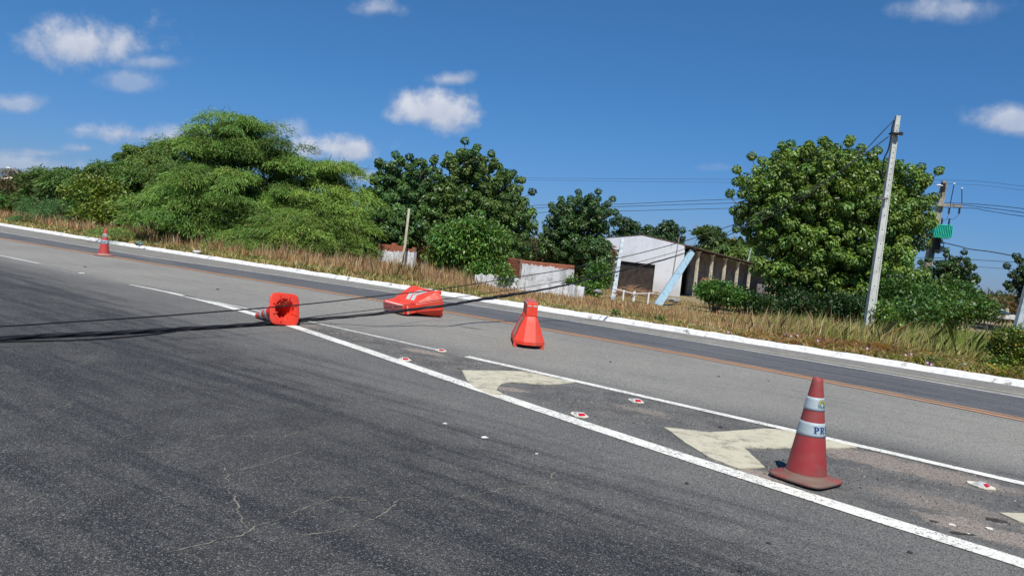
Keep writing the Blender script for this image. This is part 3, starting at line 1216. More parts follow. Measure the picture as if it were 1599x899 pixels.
def feather_tree(label, lobes, base, n_pads, per_pad, tint, seed, name='feathery_tree', cat='tree', group='feathery trees behind the verge', leafL=.17, leafW=.029, padr=.70, flat=.24, hang=.42, r=.16, tvar=.25, shell=.80):
    global rng
    rng = np.random.default_rng(seed)
    t = thing(name, label, cat, tuple(base), 0, group)
    lobes = [np.asarray(l) * np.array([1, 1, 1, .86, .86, .86]) for l in lobes]
    trunk_mesh(base, lobes, r, 'trunk', t, seed)
    vol = np.array([l[3] * l[5] for l in lobes])
    # foliage hangs in flat layered mounds at the branch ends, with gaps between them
    nm_ = max(6, n_pads // 8)
    which = rng.choice(len(lobes), nm_, p=vol / vol.sum())
    Lm = np.array(lobes)[which]
    dm = unit(rng.normal(size=(nm_, 3)))
    dm[:, 2] = np.where(rng.random(nm_) < .3, -.6 * np.abs(dm[:, 2]), np.abs(dm[:, 2]))
    cm_ = Lm[:, :3] + dm * Lm[:, 3:6] * (shell + (1.08 - shell) * rng.random((nm_, 1)))
    wi = rng.integers(nm_, size=n_pads)
    Lb = Lm[wi]
    d = dm[wi]
    msz = rng.uniform(.6, 1.25, nm_)[wi][:, None] * padr / .70
    po_ = rng.normal(0, 1, (n_pads, 3)) * np.array([.62, .62, .15])
    po_[:, 2] -= .22 * (po_[:, 0] ** 2 + po_[:, 1] ** 2)
    cen = cm_[wi] + po_ * msz
    g = terr(cen[:, 0], cen[:, 1])
    cen[:, 2] = np.maximum(cen[:, 2], g + .25)
    outw = d.copy()
    outw[:, 2] *= .3
    outw = unit(outw)
    # every pad: short drooping feather sprays spread over a shallow dome
    N = n_pads * per_pad
    pc = np.repeat(cen, per_pad, 0)
    po = np.repeat(outw, per_pad, 0)
    ps = np.repeat(padr * .72 * rng.uniform(.55, 1.3, n_pads), per_pad)[:, None]
    a = rng.random(N) * 2 * PI
    rr_ = np.sqrt(rng.random(N))
    off = np.stack([np.cos(a) * rr_, np.sin(a) * rr_, (1 - rr_ ** 2) * flat + rng.normal(0, .12, N)], 1)
    off = off + po * (.9 * rng.random((N, 1)) ** 2)
    off[:, 2] -= hang * (off[:, 0] ** 2 + off[:, 1] ** 2) * .6
    P = pc + off * ps
    dirn = unit(np.stack([np.cos(a), np.sin(a), rng.normal(-.15, .35, N)], 1) * .8 + po * .7 + rng.normal(0, .35, (N, 3)))
    V = leaf_quads(P, dirn, leafL * rng.uniform(.5, 1.5, N), leafW * rng.uniform(.6, 1.3, N), .3, .9)
    tp = rng.normal(1, tvar * .8, (nm_, 1))[wi] * np.array([[1, 1, 1]])
    tp = tp + rng.normal(0, tvar * .25, (n_pads, 1)) * np.array([[1.3, .4, -.2]])
    T = np.repeat(tp, per_pad, 0) * rng.uniform(.75, 1.25, (N, 1)) * np.array([tint])
    # sparse leaves deep inside the crown, its inner shade put into their darker tint
    m_ = n_pads * 40
    LB = np.array(lobes)[rng.choice(len(lobes), m_, p=vol / vol.sum())]
    Pi = LB[:, :3] + unit(rng.normal(size=(m_, 3))) * LB[:, 3:6] * .8 * rng.random((m_, 1)) ** .4
    Pi = Pi[Pi[:, 2] > terr(Pi[:, 0], Pi[:, 1]) + .1]
    m_ = len(Pi)
    Vi = leaf_quads(Pi, unit(rng.normal(size=(m_, 3))), leafL * 1.3 * rng.uniform(.6, 1.2, m_), leafW * 2.2, .2, .5)
    V = np.concatenate([V, Vi])
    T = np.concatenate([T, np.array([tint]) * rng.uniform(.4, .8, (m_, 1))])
    N = len(T)
    dead = rng.random(N) < .03
    T[dead] = np.array([.22, .15, .07])
    fast_mesh('crown', V, 4, np.clip(T, .012, .6), M_FEATHER, t)
    # bare twigs standing out of the top
    mb = MB()
    r5 = random.Random(seed)
    for i in range(min(60, n_pads // 4)):
        c = Vector(cen[i])
        o = Vector(outw[i])
        e = c + o * r5.uniform(.3, .8) + Vector((0, 0, r5.uniform(.1, .5)))
        mb.tube([c - o * .4, c.lerp(e, .6), e], [.012, .009, .004], 4)
    tag(mb.build('bare_twigs', M_TWIG, t), kind='stuff')
    return t


def cluster_tree(label, lobes, base, n_cl, tint, seed, spikes=(), name='broadleaf_tree', cat='tree', group='tufted broadleaf trees', rad=.215, per=150, r=.17, leafL=.135, leafW=.085, mind=2.05, shell=.62, n_out=26):
    global rng
    rng = np.random.default_rng(seed)
    t = thing(name, label, cat, tuple(base), 0, group)
    lobes = [np.asarray(l) * np.array([1, 1, 1, .90, .90, .90]) for l in lobes]
    trunk_mesh(base, lobes, r, 'trunk', t, seed, 3)
    vol = np.array([l[3] * l[5] for l in lobes])
    pts = []
    tries = 0
    while len(pts) < n_cl and tries < n_cl * 30:
        tries += 1
        l = lobes[rng.choice(len(lobes), p=vol / vol.sum())]
        d = unit(rng.normal(size=3))
        q = l[:3] + d * l[3:6] * (shell + (1.10 - shell) * rng.random() ** .6)
        if q[2] < terr(q[0], q[1]) + .3:
            continue
        if pts and np.min(np.sum((np.array(pts) - q) ** 2, 1)) < (rad * mind) ** 2:
            continue
        pts.append(q)
    sp = []
    for s_ in spikes:
        c = D(*s_)
        pts.append(np.array(c))
        sp.append(len(pts) - 1)
    # single leaf balls standing clear of the crown on their own twigs
    tops = sorted(lobes, key=lambda l: -(l[2] + l[5]))[:max(2, len(lobes) // 2)]
    for k in range(n_out):
        l = tops[rng.integers(len(tops))]
        a = rng.uniform(0, 2 * PI)
        e = rng.uniform(.25, 1.45)
        d = np.array([math.cos(a) * math.cos(e), math.sin(a) * math.cos(e), math.sin(e)])
        q = l[:3] + d * (l[3:6] + rng.uniform(.15, .75)) * np.array([1.06, 1.06, 1.02])
        if any(np.sum(((q - m2[:3]) / m2[3:6]) ** 2) < 1.15 for m2 in lobes):
            continue
        pts.append(q)
        sp.append(len(pts) - 1)
    cen = np.array(pts)
    n = len(cen)
    crad = rad * rng.uniform(.8, 1.3, n)
    crad[sp] = rad * .8
    N = n * per
    pc = np.repeat(cen, per, 0)
    cr = np.repeat(crad, per)[:, None]
    d = unit(rng.normal(size=(N, 3)) + np.array([0, 0, .35]))
    start = pc + d * cr * np.array([1, 1, .9]) * rng.uniform(.70, 1.0, (N, 1)) + np.array([0, 0, .03])
    dn_ = np.array([0, 0, -1.0]) + rng.normal(0, .35, (N, 3))
    tan = dn_ - d * np.sum(dn_ * d, 1, keepdims=True)
    dd = unit(unit(tan) + d * .38)
    V = leaf_quads(start, dd, leafL * rng.uniform(.6, 1.15, N) * (cr[:, 0] / rad), leafW * rng.uniform(.7, 1.2, N), .05, .6, ref=d)
    # thin leaves inside the crown, tinted darker to deepen its shade
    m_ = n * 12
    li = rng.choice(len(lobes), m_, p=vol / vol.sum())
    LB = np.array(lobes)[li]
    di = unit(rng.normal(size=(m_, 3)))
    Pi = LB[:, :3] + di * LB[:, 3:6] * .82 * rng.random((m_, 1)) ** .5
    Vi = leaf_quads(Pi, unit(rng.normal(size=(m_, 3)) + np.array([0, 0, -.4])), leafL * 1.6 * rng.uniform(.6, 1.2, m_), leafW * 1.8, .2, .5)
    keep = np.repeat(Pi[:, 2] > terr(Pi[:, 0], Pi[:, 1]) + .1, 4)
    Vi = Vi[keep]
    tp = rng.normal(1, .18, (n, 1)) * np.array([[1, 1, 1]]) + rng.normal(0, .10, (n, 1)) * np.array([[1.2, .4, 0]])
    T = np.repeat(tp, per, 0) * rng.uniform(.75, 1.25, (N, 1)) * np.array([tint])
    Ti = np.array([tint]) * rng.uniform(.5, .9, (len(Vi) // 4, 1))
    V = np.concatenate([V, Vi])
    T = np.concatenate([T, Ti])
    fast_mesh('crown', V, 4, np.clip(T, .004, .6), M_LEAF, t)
    mb = MB()
    r5 = random.Random(seed)
    for i in range(n):
        c = Vector(cen[i])
        if i in sp or r5.random() < .35:
            l = min(lobes, key=lambda l: (Vector(l[:3]) - c).length)
            a = Vector(l[:3]) + Vector((r5.uniform(-.3, .3) * l[3], 0, -.2 * l[5]))
            m_ = a.lerp(c, .55) + Vector((r5.uniform(-.08, .08), r5.uniform(-.08, .08), -.12))
            up_ = c - Vector((0, 0, .1))
            mb.tube(smoothpts([a, m_, up_], 3), [.035, .03, .026, .022, .019, .016, .012], 5)
    tag(mb.build('branches', M_TWIG, t), kind='stuff')
    return t


def shrub(label, lobes, base, n, tint, seed, leafL=.12, leafW=.06, name='shrub', group='shrubs along the verge', cat='shrub', mat=None, clump=14, cr=.16, tvar=.6, droop=.2, up=.25, yellow=0):
    global rng
    rng = np.random.default_rng(seed)
    t = thing(name, label, cat, tuple(base), 0, group)
    lobes = [np.asarray(l) for l in lobes]
    m = n // clump
    vol = np.array([l[3] * l[5] for l in lobes])
    which = rng.choice(len(lobes), m, p=vol / vol.sum())
    Lb = np.array(lobes)[which]
    d = unit(rng.normal(size=(m, 3)))
    cen = Lb[:, :3] + d * Lb[:, 3:6] * (rng.random((m, 1)) ** .38)
    g = terr(cen[:, 0], cen[:, 1])
    cen[:, 2] = np.maximum(cen[:, 2], g + .06)
    N = m * clump
    P = np.repeat(cen, clump, 0) + rng.normal(0, cr, (N, 3)) * np.array([1, 1, .8])
    dd = unit(np.repeat(d, clump, 0) * .5 + rng.normal(0, .6, (N, 3)) + np.array([0, 0, up]))
    V = leaf_quads(P, dd, leafL * rng.uniform(.6, 1.3, N), leafW * rng.uniform(.7, 1.2, N), droop, 1.0)
    tp = rng.normal(1, tvar * .6, (m, 1)) * np.array([[1, 1, 1]]) + rng.normal(0, tvar * .4, (m, 1)) * np.array([[1.2, .4, 0]])
    T = np.repeat(tp, clump, 0) * rng.uniform(.7, 1.35, (N, 1)) * np.array([tint])
    if yellow:
        k_ = rng.random(N) < yellow
        T[k_] = np.array([.30, .24, .03]) * rng.uniform(.6, 1.2, (k_.sum(), 1))
    fast_mesh('foliage', V, 4, np.clip(T, .004, .6), mat or M_LEAF, t)
    mb = MB()
    r5 = random.Random(seed)
    b_ = Vector(base)
    for i in range(min(26, m)):
        c = Vector(cen[r5.randrange(m)])
        mb.tube(smoothpts([b_ + Vector((r5.uniform(-.15, .15), r5.uniform(-.1, .1), -.1)), b_.lerp(c, .5) + Vector((r5.uniform(-.1, .1), 0, .05)), c], 3), [.022, .02, .018, .015, .012, .009, .006], 5)
    mb.build('stems', M_TWIG, t)
    return t


def gbase(x, dist):
    """point on the terrain straight below pixel column x at that distance"""
    c = D(x, 400, dist)
    return Vector((c.x, c.y, float(terr(c.x, c.y))))


GREEN_F = (.155, .265, .058)
# --- feathery trees on the left
feather_tree('tallest feathery tree of the left row with a domed crown against a cloud',
             [lobe(380, 206, 44, 26, 32), lobe(372, 226, 66, 34, 32), lobe(318, 236, 30, 34, 31.5), lobe(338, 272, 44, 40, 31), lobe(440, 258, 50, 38, 32), lobe(385, 300, 110, 45, 32),
              lobe(300, 335, 82, 42, 30.5), lobe(400, 345, 98, 42, 30.5), lobe(290, 368, 62, 24, 29.5), lobe(400, 380, 90, 16, 29.5)],
             gbase(385, 32), 520, 330, GREEN_F, 21)
feather_tree('broad feathery tree right of the tallest one with yellowish drooping ends beside the tufted trees',
             [lobe(506, 272, 32, 22, 32), lobe(534, 312, 24, 28, 31.5), lobe(480, 325, 54, 36, 31), lobe(508, 358, 46, 32, 30), lobe(462, 368, 52, 22, 29)],
             gbase(505, 31.5), 290, 300, (.175, .275, .056), 22, r=.13)
feather_tree('rounded feathery tree rising behind the left row under the white cloud',
             [lobe(232, 248, 38, 22, 42), lobe(215, 285, 50, 28, 41), lobe(255, 290, 40, 30, 40)],
             gbase(235, 41), 230, 260, (.125, .21, .052), 23, leafL=.24, leafW=.06)
feather_tree('low wide feathery tree at the left end of the row behind red grass',
             [lobe(108, 288, 44, 24, 44), lobe(152, 284, 40, 24, 42), lobe(78, 304, 30, 18, 46), lobe(110, 312, 70, 22, 43), lobe(190, 300, 50, 34, 40)],
             gbase(115, 43), 330, 250, (.105, .19, .050), 24, leafL=.26, leafW=.065)
feather_tree('small bluish green feathery bush at the foot of the left row',
             [lobe(118, 334, 38, 14, 36), lobe(90, 322, 30, 14, 38)], gbase(115, 36), 80, 220, (.08, .18, .06), 25, r=.05, name='feathery_bush', cat='bush')
shrub('yellow green broad leaved bush in the middle of the left feathery trees',
      [lobe(150, 305, 44, 28, 36), lobe(165, 335, 48, 20, 35), lobe(205, 330, 30, 26, 34.5)], gbase(155, 35.5), 12000, (.14, .20, .03), 31, .17, .09, cr=.2)
shrub('bright green bush at the left edge of the photo behind red grass',
      [lobe(2, 322, 18, 14, 46)], gbase(2, 46), 2500, (.07, .16, .03), 32, .2, .1, cr=.2)
feather_tree('dark low feathery bush under the right end of the left trees',
             [lobe(445, 385, 50, 9, 29), lobe(510, 392, 36, 11, 29), lobe(542, 388, 18, 14, 29)], gbase(500, 28.5), 90, 260, (.13, .21, .04), 26, r=.05, name='feathery_bush', cat='bush', padr=.4)
feather_tree('low feathery bush under the left side of the tallest tree',
             [lobe(262, 372, 34, 9, 32), lobe(335, 384, 50, 9, 30.5)], gbase(300, 31), 60, 260, (.14, .23, .045), 27, r=.05, name='feathery_bush', cat='bush', padr=.4)

# --- tufted broadleaf trees
GREEN_C = (.075, .150, .040)
cluster_tree('tufted tree standing between the feathery trees and the tall tufted tree',
             [lobe(612, 290, 32, 28, 33), lobe(600, 320, 40, 36, 33), lobe(640, 300, 30, 28, 33), lobe(615, 355, 52, 34, 32)],
             gbase(612, 33), 300, GREEN_C, 41, spikes=[(592, 256, 33), (606, 262, 33), (623, 250, 33), (637, 262, 33), (583, 284, 33), (612, 272, 33), (634, 280, 33)])
cluster_tree('tall tufted tree with round leaf balls on bare twigs above brick walls',
             [lobe(728, 270, 34, 24, 34), lobe(690, 304, 44, 30, 34), lobe(768, 308, 38, 30, 34), lobe(725, 325, 80, 42, 34), lobe(790, 345, 44, 40, 33), lobe(675, 345, 40, 40, 33), lobe(745, 385, 85, 28, 32)],
             gbase(735, 34), 640, (.092, .160, .036), 42, n_out=50,
             spikes=[(726, 221, 34), (701, 243, 34), (722, 239, 34), (736, 241, 34), (679, 248, 34), (675, 263, 34), (661, 266, 34), (718, 248, 34), (694, 258, 34), (746, 248, 34),
                     (772, 252, 34), (774, 260, 34), (766, 266, 34), (753, 256, 34), (786, 280, 34), (796, 276, 34), (815, 282, 34), (831, 300, 34), (801, 292, 34), (816, 314, 34), (660, 282, 34)])
cluster_tree('dark tufted tree standing against the left end of the white building',
             [lobe(890, 350, 38, 32, 39), lobe(920, 345, 30, 26, 39), lobe(900, 390, 50, 34, 39), lobe(870, 380, 28, 34, 39), lobe(925, 400, 30, 30, 38)],
             gbase(895, 39), 330, (.065, .128, .036), 43,
             spikes=[(934, 300, 39), (921, 312, 39), (905, 314, 39), (891, 311, 39), (877, 318, 39), (930, 318, 39), (944, 323, 39), (950, 334, 39), (943, 348, 39), (956, 345, 39), (945, 362, 39), (937, 380, 39)])
cluster_tree('large round tufted tree behind the tall concrete pole',
             [lobe(1290, 274, 88, 40, 31), lobe(1218, 300, 58, 46, 31), lobe(1385, 298, 56, 42, 31), lobe(1300, 320, 130, 55, 31), lobe(1200, 340, 48, 45, 31), lobe(1400, 345, 50, 56, 31),
              lobe(1300, 385, 120, 48, 30.5), lobe(1240, 425, 60, 36, 30), lobe(1370, 430, 75, 40, 30), lobe(1300, 455, 90, 30, 30)],
             gbase(1300, 31), 800, (.135, .220, .038), 44, rad=.235, per=160, n_out=60,
             spikes=[(1328, 218, 31), (1287, 221, 31), (1264, 228, 31), (1235, 226, 31), (1212, 242, 31), (1190, 252, 31), (1174, 245, 31), (1151, 266, 31), (1140, 303, 31), (1150, 285, 31), (1307, 232, 31),
                     (1345, 232, 31), (1370, 236, 31), (1438, 262, 31), (1440, 275, 31), (1448, 318, 31), (1146, 330, 31), (1155, 345, 31), (1150, 358, 31), (1250, 236, 31)])
cluster_tree('small tufted tree at the foot of the transformer pole on its right side',
             [lobe(1480, 425, 24, 18, 44), lobe(1490, 440, 30, 14, 44), lobe(1465, 450, 24, 22, 44)], gbase(1480, 44), 110, (.050, .10, .028), 45,
             spikes=[(1486, 404, 44), (1491, 412, 44), (1512, 424, 44), (1509, 428, 44), (1494, 428, 44), (1500, 432, 44), (1478, 398, 44)], r=.1)
cluster_tree('tufted tree cut by the right edge of the photo behind the white painted trunk',
             [lobe(1608, 435, 18, 18, 38), lobe(1605, 460, 16, 14, 38)], gbase(1612, 38), 60, (.040, .075, .024), 46,
             spikes=[(1580, 430, 38), (1573, 445, 38), (1577, 452, 38), (1589, 436, 38), (1594, 422, 38), (1598, 416, 38)], r=.1)
for i, (x, y, s, lab) in enumerate([(975, 352, 1.0, 'tree top of leaf balls showing over the left half of the white roof line'), (1010, 363, .55, 'small leaf tuft showing over the ridge of the white building'),
                                    (1044, 357, .9, 'tree top of leaf balls showing over the roof slope left of the blue beam')]):
    cluster_tree(lab, [lobe(x, y + 8, 15 * s, 8 * s, 88), lobe(x + 4, y + 24, 22 * s, 12, 88)], gbase(x, 88), int(40 * s) + 8, (.045, .09, .03), 50 + i, rad=.55, leafL=.34, leafW=.2, per=90,
                 spikes=[(x - 8, y - 3, 88), (x + 2, y - 7, 88), (x + 9, y, 88)], r=.15, group='distant tree tops behind the white building')
feather_tree('pale green feathery tree behind the right slope of the white building',
             [lobe(1115, 378, 28, 12, 98), lobe(1150, 385, 40, 14, 98), lobe(1125, 396, 40, 12, 98)], gbase(1120, 98), 60, 220, (.12, .19, .05), 28, padr=1.3, leafL=.7, leafW=.2, r=.2)

# --- shrubs
shrub('bright light green sapling bush in front of the tall tufted tree',
      [lobe(735, 356, 26, 14, 28), lobe(765, 374, 24, 16, 28), lobe(705, 372, 22, 16, 28), lobe(730, 385, 40, 18, 28), lobe(690, 396, 20, 14, 28), lobe(750, 402, 40, 14, 28)], gbase(738, 28), 14000, (.095, .19, .035), 61, .17, .07, cr=.2, up=.1, droop=.35)
shrub('small green bush growing against the low white wall', [lobe(785, 428, 13, 15, 24.5), lobe(790, 436, 12, 10, 24.3)], gbase(787, 24.5), 2200, (0.116, 0.203, 0.036), 62, .11, .05, cr=.09)
shrub('low green bush at the left end of the low white wall', [lobe(742, 430, 14, 12, 25), lobe(752, 422, 12, 12, 25.3)], gbase(744, 25), 2000, (0.087, 0.189, 0.029), 63, .12, .06, cr=.1)
shrub('green climbing bush between the ruined wall and the white building', [lobe(930, 438, 14, 22, 30), lobe(938, 425, 12, 12, 30), lobe(920, 452, 14, 10, 29)], gbase(930, 30), 3500, (0.087, 0.181, 0.032), 64, .14, .06, cr=.14)
shrub('thin green bush in front of the ruined wall corner', [lobe(890, 448, 7, 14, 24.5)], gbase(890, 24.5), 900, (0.109, 0.189, 0.029), 65, .10, .045, cr=.08)
shrub('leafy green bush in front of the first column of the open side', [lobe(1115, 455, 26, 14, 29), lobe(1140, 462, 24, 12, 28.5)], gbase(1122, 29), 5000, (0.072, 0.167, 0.032), 66, .14, .07, cr=.13)
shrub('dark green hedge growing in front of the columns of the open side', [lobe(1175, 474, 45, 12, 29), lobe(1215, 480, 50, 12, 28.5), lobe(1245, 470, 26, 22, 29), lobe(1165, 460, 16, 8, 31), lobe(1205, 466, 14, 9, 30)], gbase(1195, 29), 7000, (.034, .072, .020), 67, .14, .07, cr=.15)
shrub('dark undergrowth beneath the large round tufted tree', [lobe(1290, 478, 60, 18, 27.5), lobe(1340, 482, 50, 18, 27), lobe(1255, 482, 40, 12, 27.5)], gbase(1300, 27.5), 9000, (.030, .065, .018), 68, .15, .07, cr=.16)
shrub('leafy green thicket to the right of the tall concrete pole', [lobe(1400, 462, 34, 26, 27), lobe(1440, 470, 44, 24, 27.5), lobe(1395, 490, 30, 18, 25), lobe(1430, 488, 40, 16, 26)], gbase(1410, 27), 15000, (.066, .138, .028), 69, .15, .07, cr=.17)
shrub('wide green thicket under the transformer pole', [lobe(1480, 462, 44, 22, 32), lobe(1505, 478, 38, 16, 30), lobe(1475, 485, 40, 14, 29), lobe(1535, 484, 18, 10, 29)], gbase(1490, 31), 13000, (.072, .140, .030), 70, .17, .08, cr=.2)
shrub('small leafy bush at the foot of the tall concrete pole', [lobe(1378, 492, 16, 12, 22.6), lobe(1390, 505, 12, 7, 22.3)], gbase(1380, 22.6), 2200, (0.123, 0.217, 0.041), 71, .12, .06, cr=.1)
shrub('dense round leaved bush at the right edge of the photo close to the kerb', [lobe(1578, 535, 30, 26, 14.6), lobe(1590, 560, 34, 26, 14.4), lobe(1565, 572, 20, 14, 14.3), lobe(1630, 545, 40, 32, 14.6)], gbase(1585, 14.6), 16000, (0.109, 0.167, 0.026), 72, .052, .042, cr=.06, yellow=.07, clump=18)
shrub('low yellowish ground bush by the kerb under the round leaved bush', [lobe(1560, 590, 24, 5, 13.4), lobe(1600, 595, 20, 5, 13.3)], gbase(1570, 13.5), 2200, (0.174, 0.217, 0.029), 73, .05, .035, cr=.05, yellow=.25)
shrub('ragged dark green bush beside the left ruined wall', [lobe(575, 395, 16, 12, 30), lobe(560, 400, 16, 8, 29.5)], gbase(570, 30), 2500, (0.087, 0.145, 0.032), 74, .12, .05, cr=.12)
for i, (x, y, dd_, lab) in enumerate([(1030, 510 - 3, 17.4, 'small weed growing out of the white kerb'), (1438, 579, 14.0, 'green weed spilling over the kerb near the bush'), (1455, 583, 13.9, 'flat green weed lying over the kerb edge'),
                                      (960, 501, 17.8, 'tiny green weed in a kerb joint')]):
    shrub(lab, [lobe(x, y, 6, 3.5, dd_)], D(x, y + 2, dd_), 160, (0.102, 0.174, 0.029), 80 + i, .05, .03, cr=.03, name='weed', cat='weed', group='weeds on the kerb')

# --- far scrub on the left hill and on the right skyline: nobody could count it
def scrub_mass(name, label, cells, per, tint, seed, L_, W_):
    rg = np.random.default_rng(seed)
    P = []
    T = []
    for (x0, x1, y0, y1, d0, d1, m) in cells:
        for _ in range(m):
            f = rg.random()
            x = x0 + (x1 - x0) * f
            dist = d0 + (d1 - d0) * rg.random()
            yt = y0[0] + (y0[1] - y0[0]) * f
            yb = y1[0] + (y1[1] - y1[0]) * f
            c = np.array(D(x, yt + (yb - yt) * rg.random(), dist))
            s = rg.uniform(.6, 1.6) * dist / 60
            n = per
            a = unit(rg.normal(size=(n, 3)))
            P.append(c + a * np.array([s, s, s * .55]) * rg.random((n, 1)) ** .4)
            T.append(np.array(tint[rg.integers(len(tint))]) * rg.uniform(.6, 1.3, (n, 1)))
    P = np.concatenate(P)
    T = np.concatenate(T)
    global rng
    rng = rg
    dd = unit(rg.normal(size=P.shape) + np.array([0, 0, .2]))
    V = leaf_quads(P, dd, L_ * rg.uniform(.6, 1.4, len(P)), W_, .2, .9)
    o = fast_mesh(name, V, 4, T, M_FEATHER)
    return tag(o, label, 'scrub', kind='stuff')


scrub_mass('far_scrub', 'brown and dull green scrub covering the low hill at the far left', [(-120, 60, (284, 290), (340, 344), 75, 120, 300), (-60, 130, (296, 300), (345, 350), 60, 85, 130), (540, 700, (378, 392), (420, 430), 46, 60, 90), (700, 945, (374, 386), (430, 440), 60, 80, 200)], 160,
           [(.09, .085, .035), (.06, .08, .025), (.13, .08, .045), (.05, .075, .025)], 91, .5, .18)
scrub_mass('far_treeline', 'low green tree line on the horizon at the far right', [(1470, 1850, (457, 494), (480, 515), 110, 190, 330)], 150,
           [(.055, .085, .03), (.075, .095, .035), (.10, .09, .04)], 92, .8, .28)
scrub_mass('dry_brush', 'red brown dry brush behind the white posts at the far right', [(1530, 1590, (470, 477), (486, 493), 62, 75, 60)], 160, [(.17, .085, .045), (.14, .10, .05), (.09, .095, .035)], 93, .4, .12)
feather_tree('bare grey leafless tree on the skyline of the far left hill', [lobe(26, 272, 12, 7, 110)], gbase(26, 110), 24, 60, (.16, .15, .13), 94, padr=1.0, leafL=.5, leafW=.05, r=.15, name='leafless_tree', group=None)


# ------------------------------------------------------------------ grass on the verge
def grass():
    rg = np.random.default_rng(5)

    def band(n, u0, u1, s0, s1, h0, h1, w, pal, lean, spow=1.0, dens=None, clump=.0, leanbias=(0, 0)):
        u = u0 + (u1 - u0) * rg.random(n) ** .999
        s = s0 + (s1 - s0) * rg.random(n) ** spow
        if clump:
            k = n // 14
            cu = u0 + (u1 - u0) * rg.random(k)
            cs = s0 + (s1 - s0) * rg.random(k) ** spow
            idx = rg.integers(k, size=n)
            sel = rg.random(n) < clump
            u = np.where(sel, cu[idx] + rg.normal(0, .09, n), u)
            s = np.where(sel, cs[idx] + rg.normal(0, .09, n), s)
        s = np.maximum(s, .34)
        if dens is not None:
            patch = .5 + .5 * np.sin(u * 1.13 + 2.2 * np.sin(s * 1.7 + u * .31)) * np.sin(s * 2.9 + 1.4 * np.sin(u * .83))
            keep = rg.random(n) < dens(u, s) * (.35 + .65 * np.clip(patch * 1.6, 0, 1))
            u, s = u[keep], s[keep]
        m = len(u)
        nn = np.array([fc(q) for q in np.linspace(-40, 80, 400)])
        cc = np.interp(u, np.linspace(-40, 80, 400), nn)
        nv = cc + s
        x = -.835 * u + .55 * nv
        y = .55 * u + .835 * nv
        z = terr(x, y)
        dist = np.hypot(x, y)
        h = rg.uniform(h0, h1, m) * rg.uniform(.6, 1.1, m)
        # the grass has been left shorter in front of the building
        # patchy height
        h *= np.interp(800 + 1180 * x / y, [560, 720, 765, 1120, 1230, 1420], [.66, .60, .22, .26, .62, .80])
        h *= .72 + .55 * rg.random(m) ** 2 + .25 * np.sin(u * 5.1 + 3 * np.sin(s * 2.3))
        h *= .75 + .5 * (np.sin(u * 1.7 + s * .9) * np.cos(s * 2.1 - u * .6) * .5 + .5)
        a = rg.random(m) * PI
        ww = w * rg.uniform(.6, 1.6, m) * np.clip(dist / 18, .7, 2.2)
        dx, dy = np.cos(a) * ww / 2, np.sin(a) * ww / 2
        lx = rg.normal(0, lean, m) * h + leanbias[0] * h
        ly = rg.normal(0, lean, m) * h + leanbias[1] * h
        B = np.stack([x, y, z - .02], 1)
        m1 = B + np.stack([lx * .35, ly * .35, h * .6], 1)
        T_ = B + np.stack([lx, ly, h], 1)
        D_ = np.stack([dx, dy, np.zeros(m)], 1)
        V = np.stack([B - D_, B + D_, m1 + D_ * .7, T_, m1 - D_ * .7], 1).reshape(-1, 3)
        pal = np.array(pal)
        # patchy choice of colour
        f = (np.sin(u * .8 + 2 * np.sin(s * .9)) * .5 + .5) * .55 + rg.random(m) * .45
        ci = np.clip((f * len(pal)).astype(int), 0, len(pal) - 1)
        tint = pal[ci] * rg.uniform(.35, 1.45, (m, 1))
        return V, tint
    red = [(.44, .22, .12), (.52, .34, .18), (.64, .50, .28), (.46, .23, .14), (.60, .45, .24), (.36, .33, .12)]
    straw = [(.62, .53, .28), (.55, .45, .22), (.40, .38, .14), (.66, .56, .32), (.46, .32, .16), (.25, .28, .08)]
    green = [(.28, .34, .09), (.40, .42, .13), (.20, .30, .06), (.50, .48, .19), (.33, .38, .11)]
    mixd = [(.21, .24, .055), (.36, .20, .10), (.40, .21, .12), (.46, .30, .17), (.15, .21, .045), (.42, .32, .15), (.46, .38, .18), (.13, .18, .04)]
    right = lambda u, s: np.clip((5.5 - u) / 3.5, 0, 1)
    left = lambda u, s: np.clip((u - 3.0) / 4.0, 0, 1)
    fade = lambda u, s: np.clip((u - 3.0) / 4.0, 0, 1) * np.clip(s / 2.2, .12, 1)
    out = []
    # tall reddish dry grass
    out.append(('tall_dry_grass', 'tall reddish brown dry grass standing on the verge behind the kerb', band(150000, 3, 48, .9, 8.5, .40, .78, .013, red, .20, 1.0, fade, .3)))
    out.append(('short_straw_grass', 'short yellow straw grass along the back of the white kerb', band(110000, 2, 48, .34, 3.0,   .10, .30, .016, straw, .5, 1.5, left, .4)))
    out.append(('tall_green_grass', 'long yellow green grass leaning on the verge at the right', band(75000, -9, 7.5, 3.2, 9.5, .30, .72, .014, green + [(.55, .46, .24), (.48, .34, .17)], .30, 1.0, lambda u, s: np.clip((8 - u) / 4, 0, 1), .4, (.22, 0))))
    out.append(('mixed_ground_cover', 'low red and green creeping weeds behind the right part of the kerb', band(120000, -9, 8, .34, 4.2, .06, .22, .020, mixd, .9, 1.0, lambda u, s: np.clip((8 - u) / 3.5, 0, 1), .6)))
    out.append(('verge_weeds', 'small green weeds scattered through the dry grass', band(26000, 3, 46, .45, 6.5, .12, .38, .03, [(.16, .24, .05), (.22, .28, .07), (.12, .20, .04)], .5, 1.3, left, .97)))
    out.append(('rough_green_grass', 'rough green grass and weeds behind the right part of the verge', band(50000, -30, 7, 8, 40, .25, .7, .02, green + [(.14, .22, .05)], .35)))
    out.append(('back_grass', 'dry grass under the walls and around the white building', band(60000, 4, 40, 7, 34, .15, .45, .018, [(.42, .25, .13), (.48, .34, .17), (.52, .42, .22), (.26, .25, .09)], .3)))
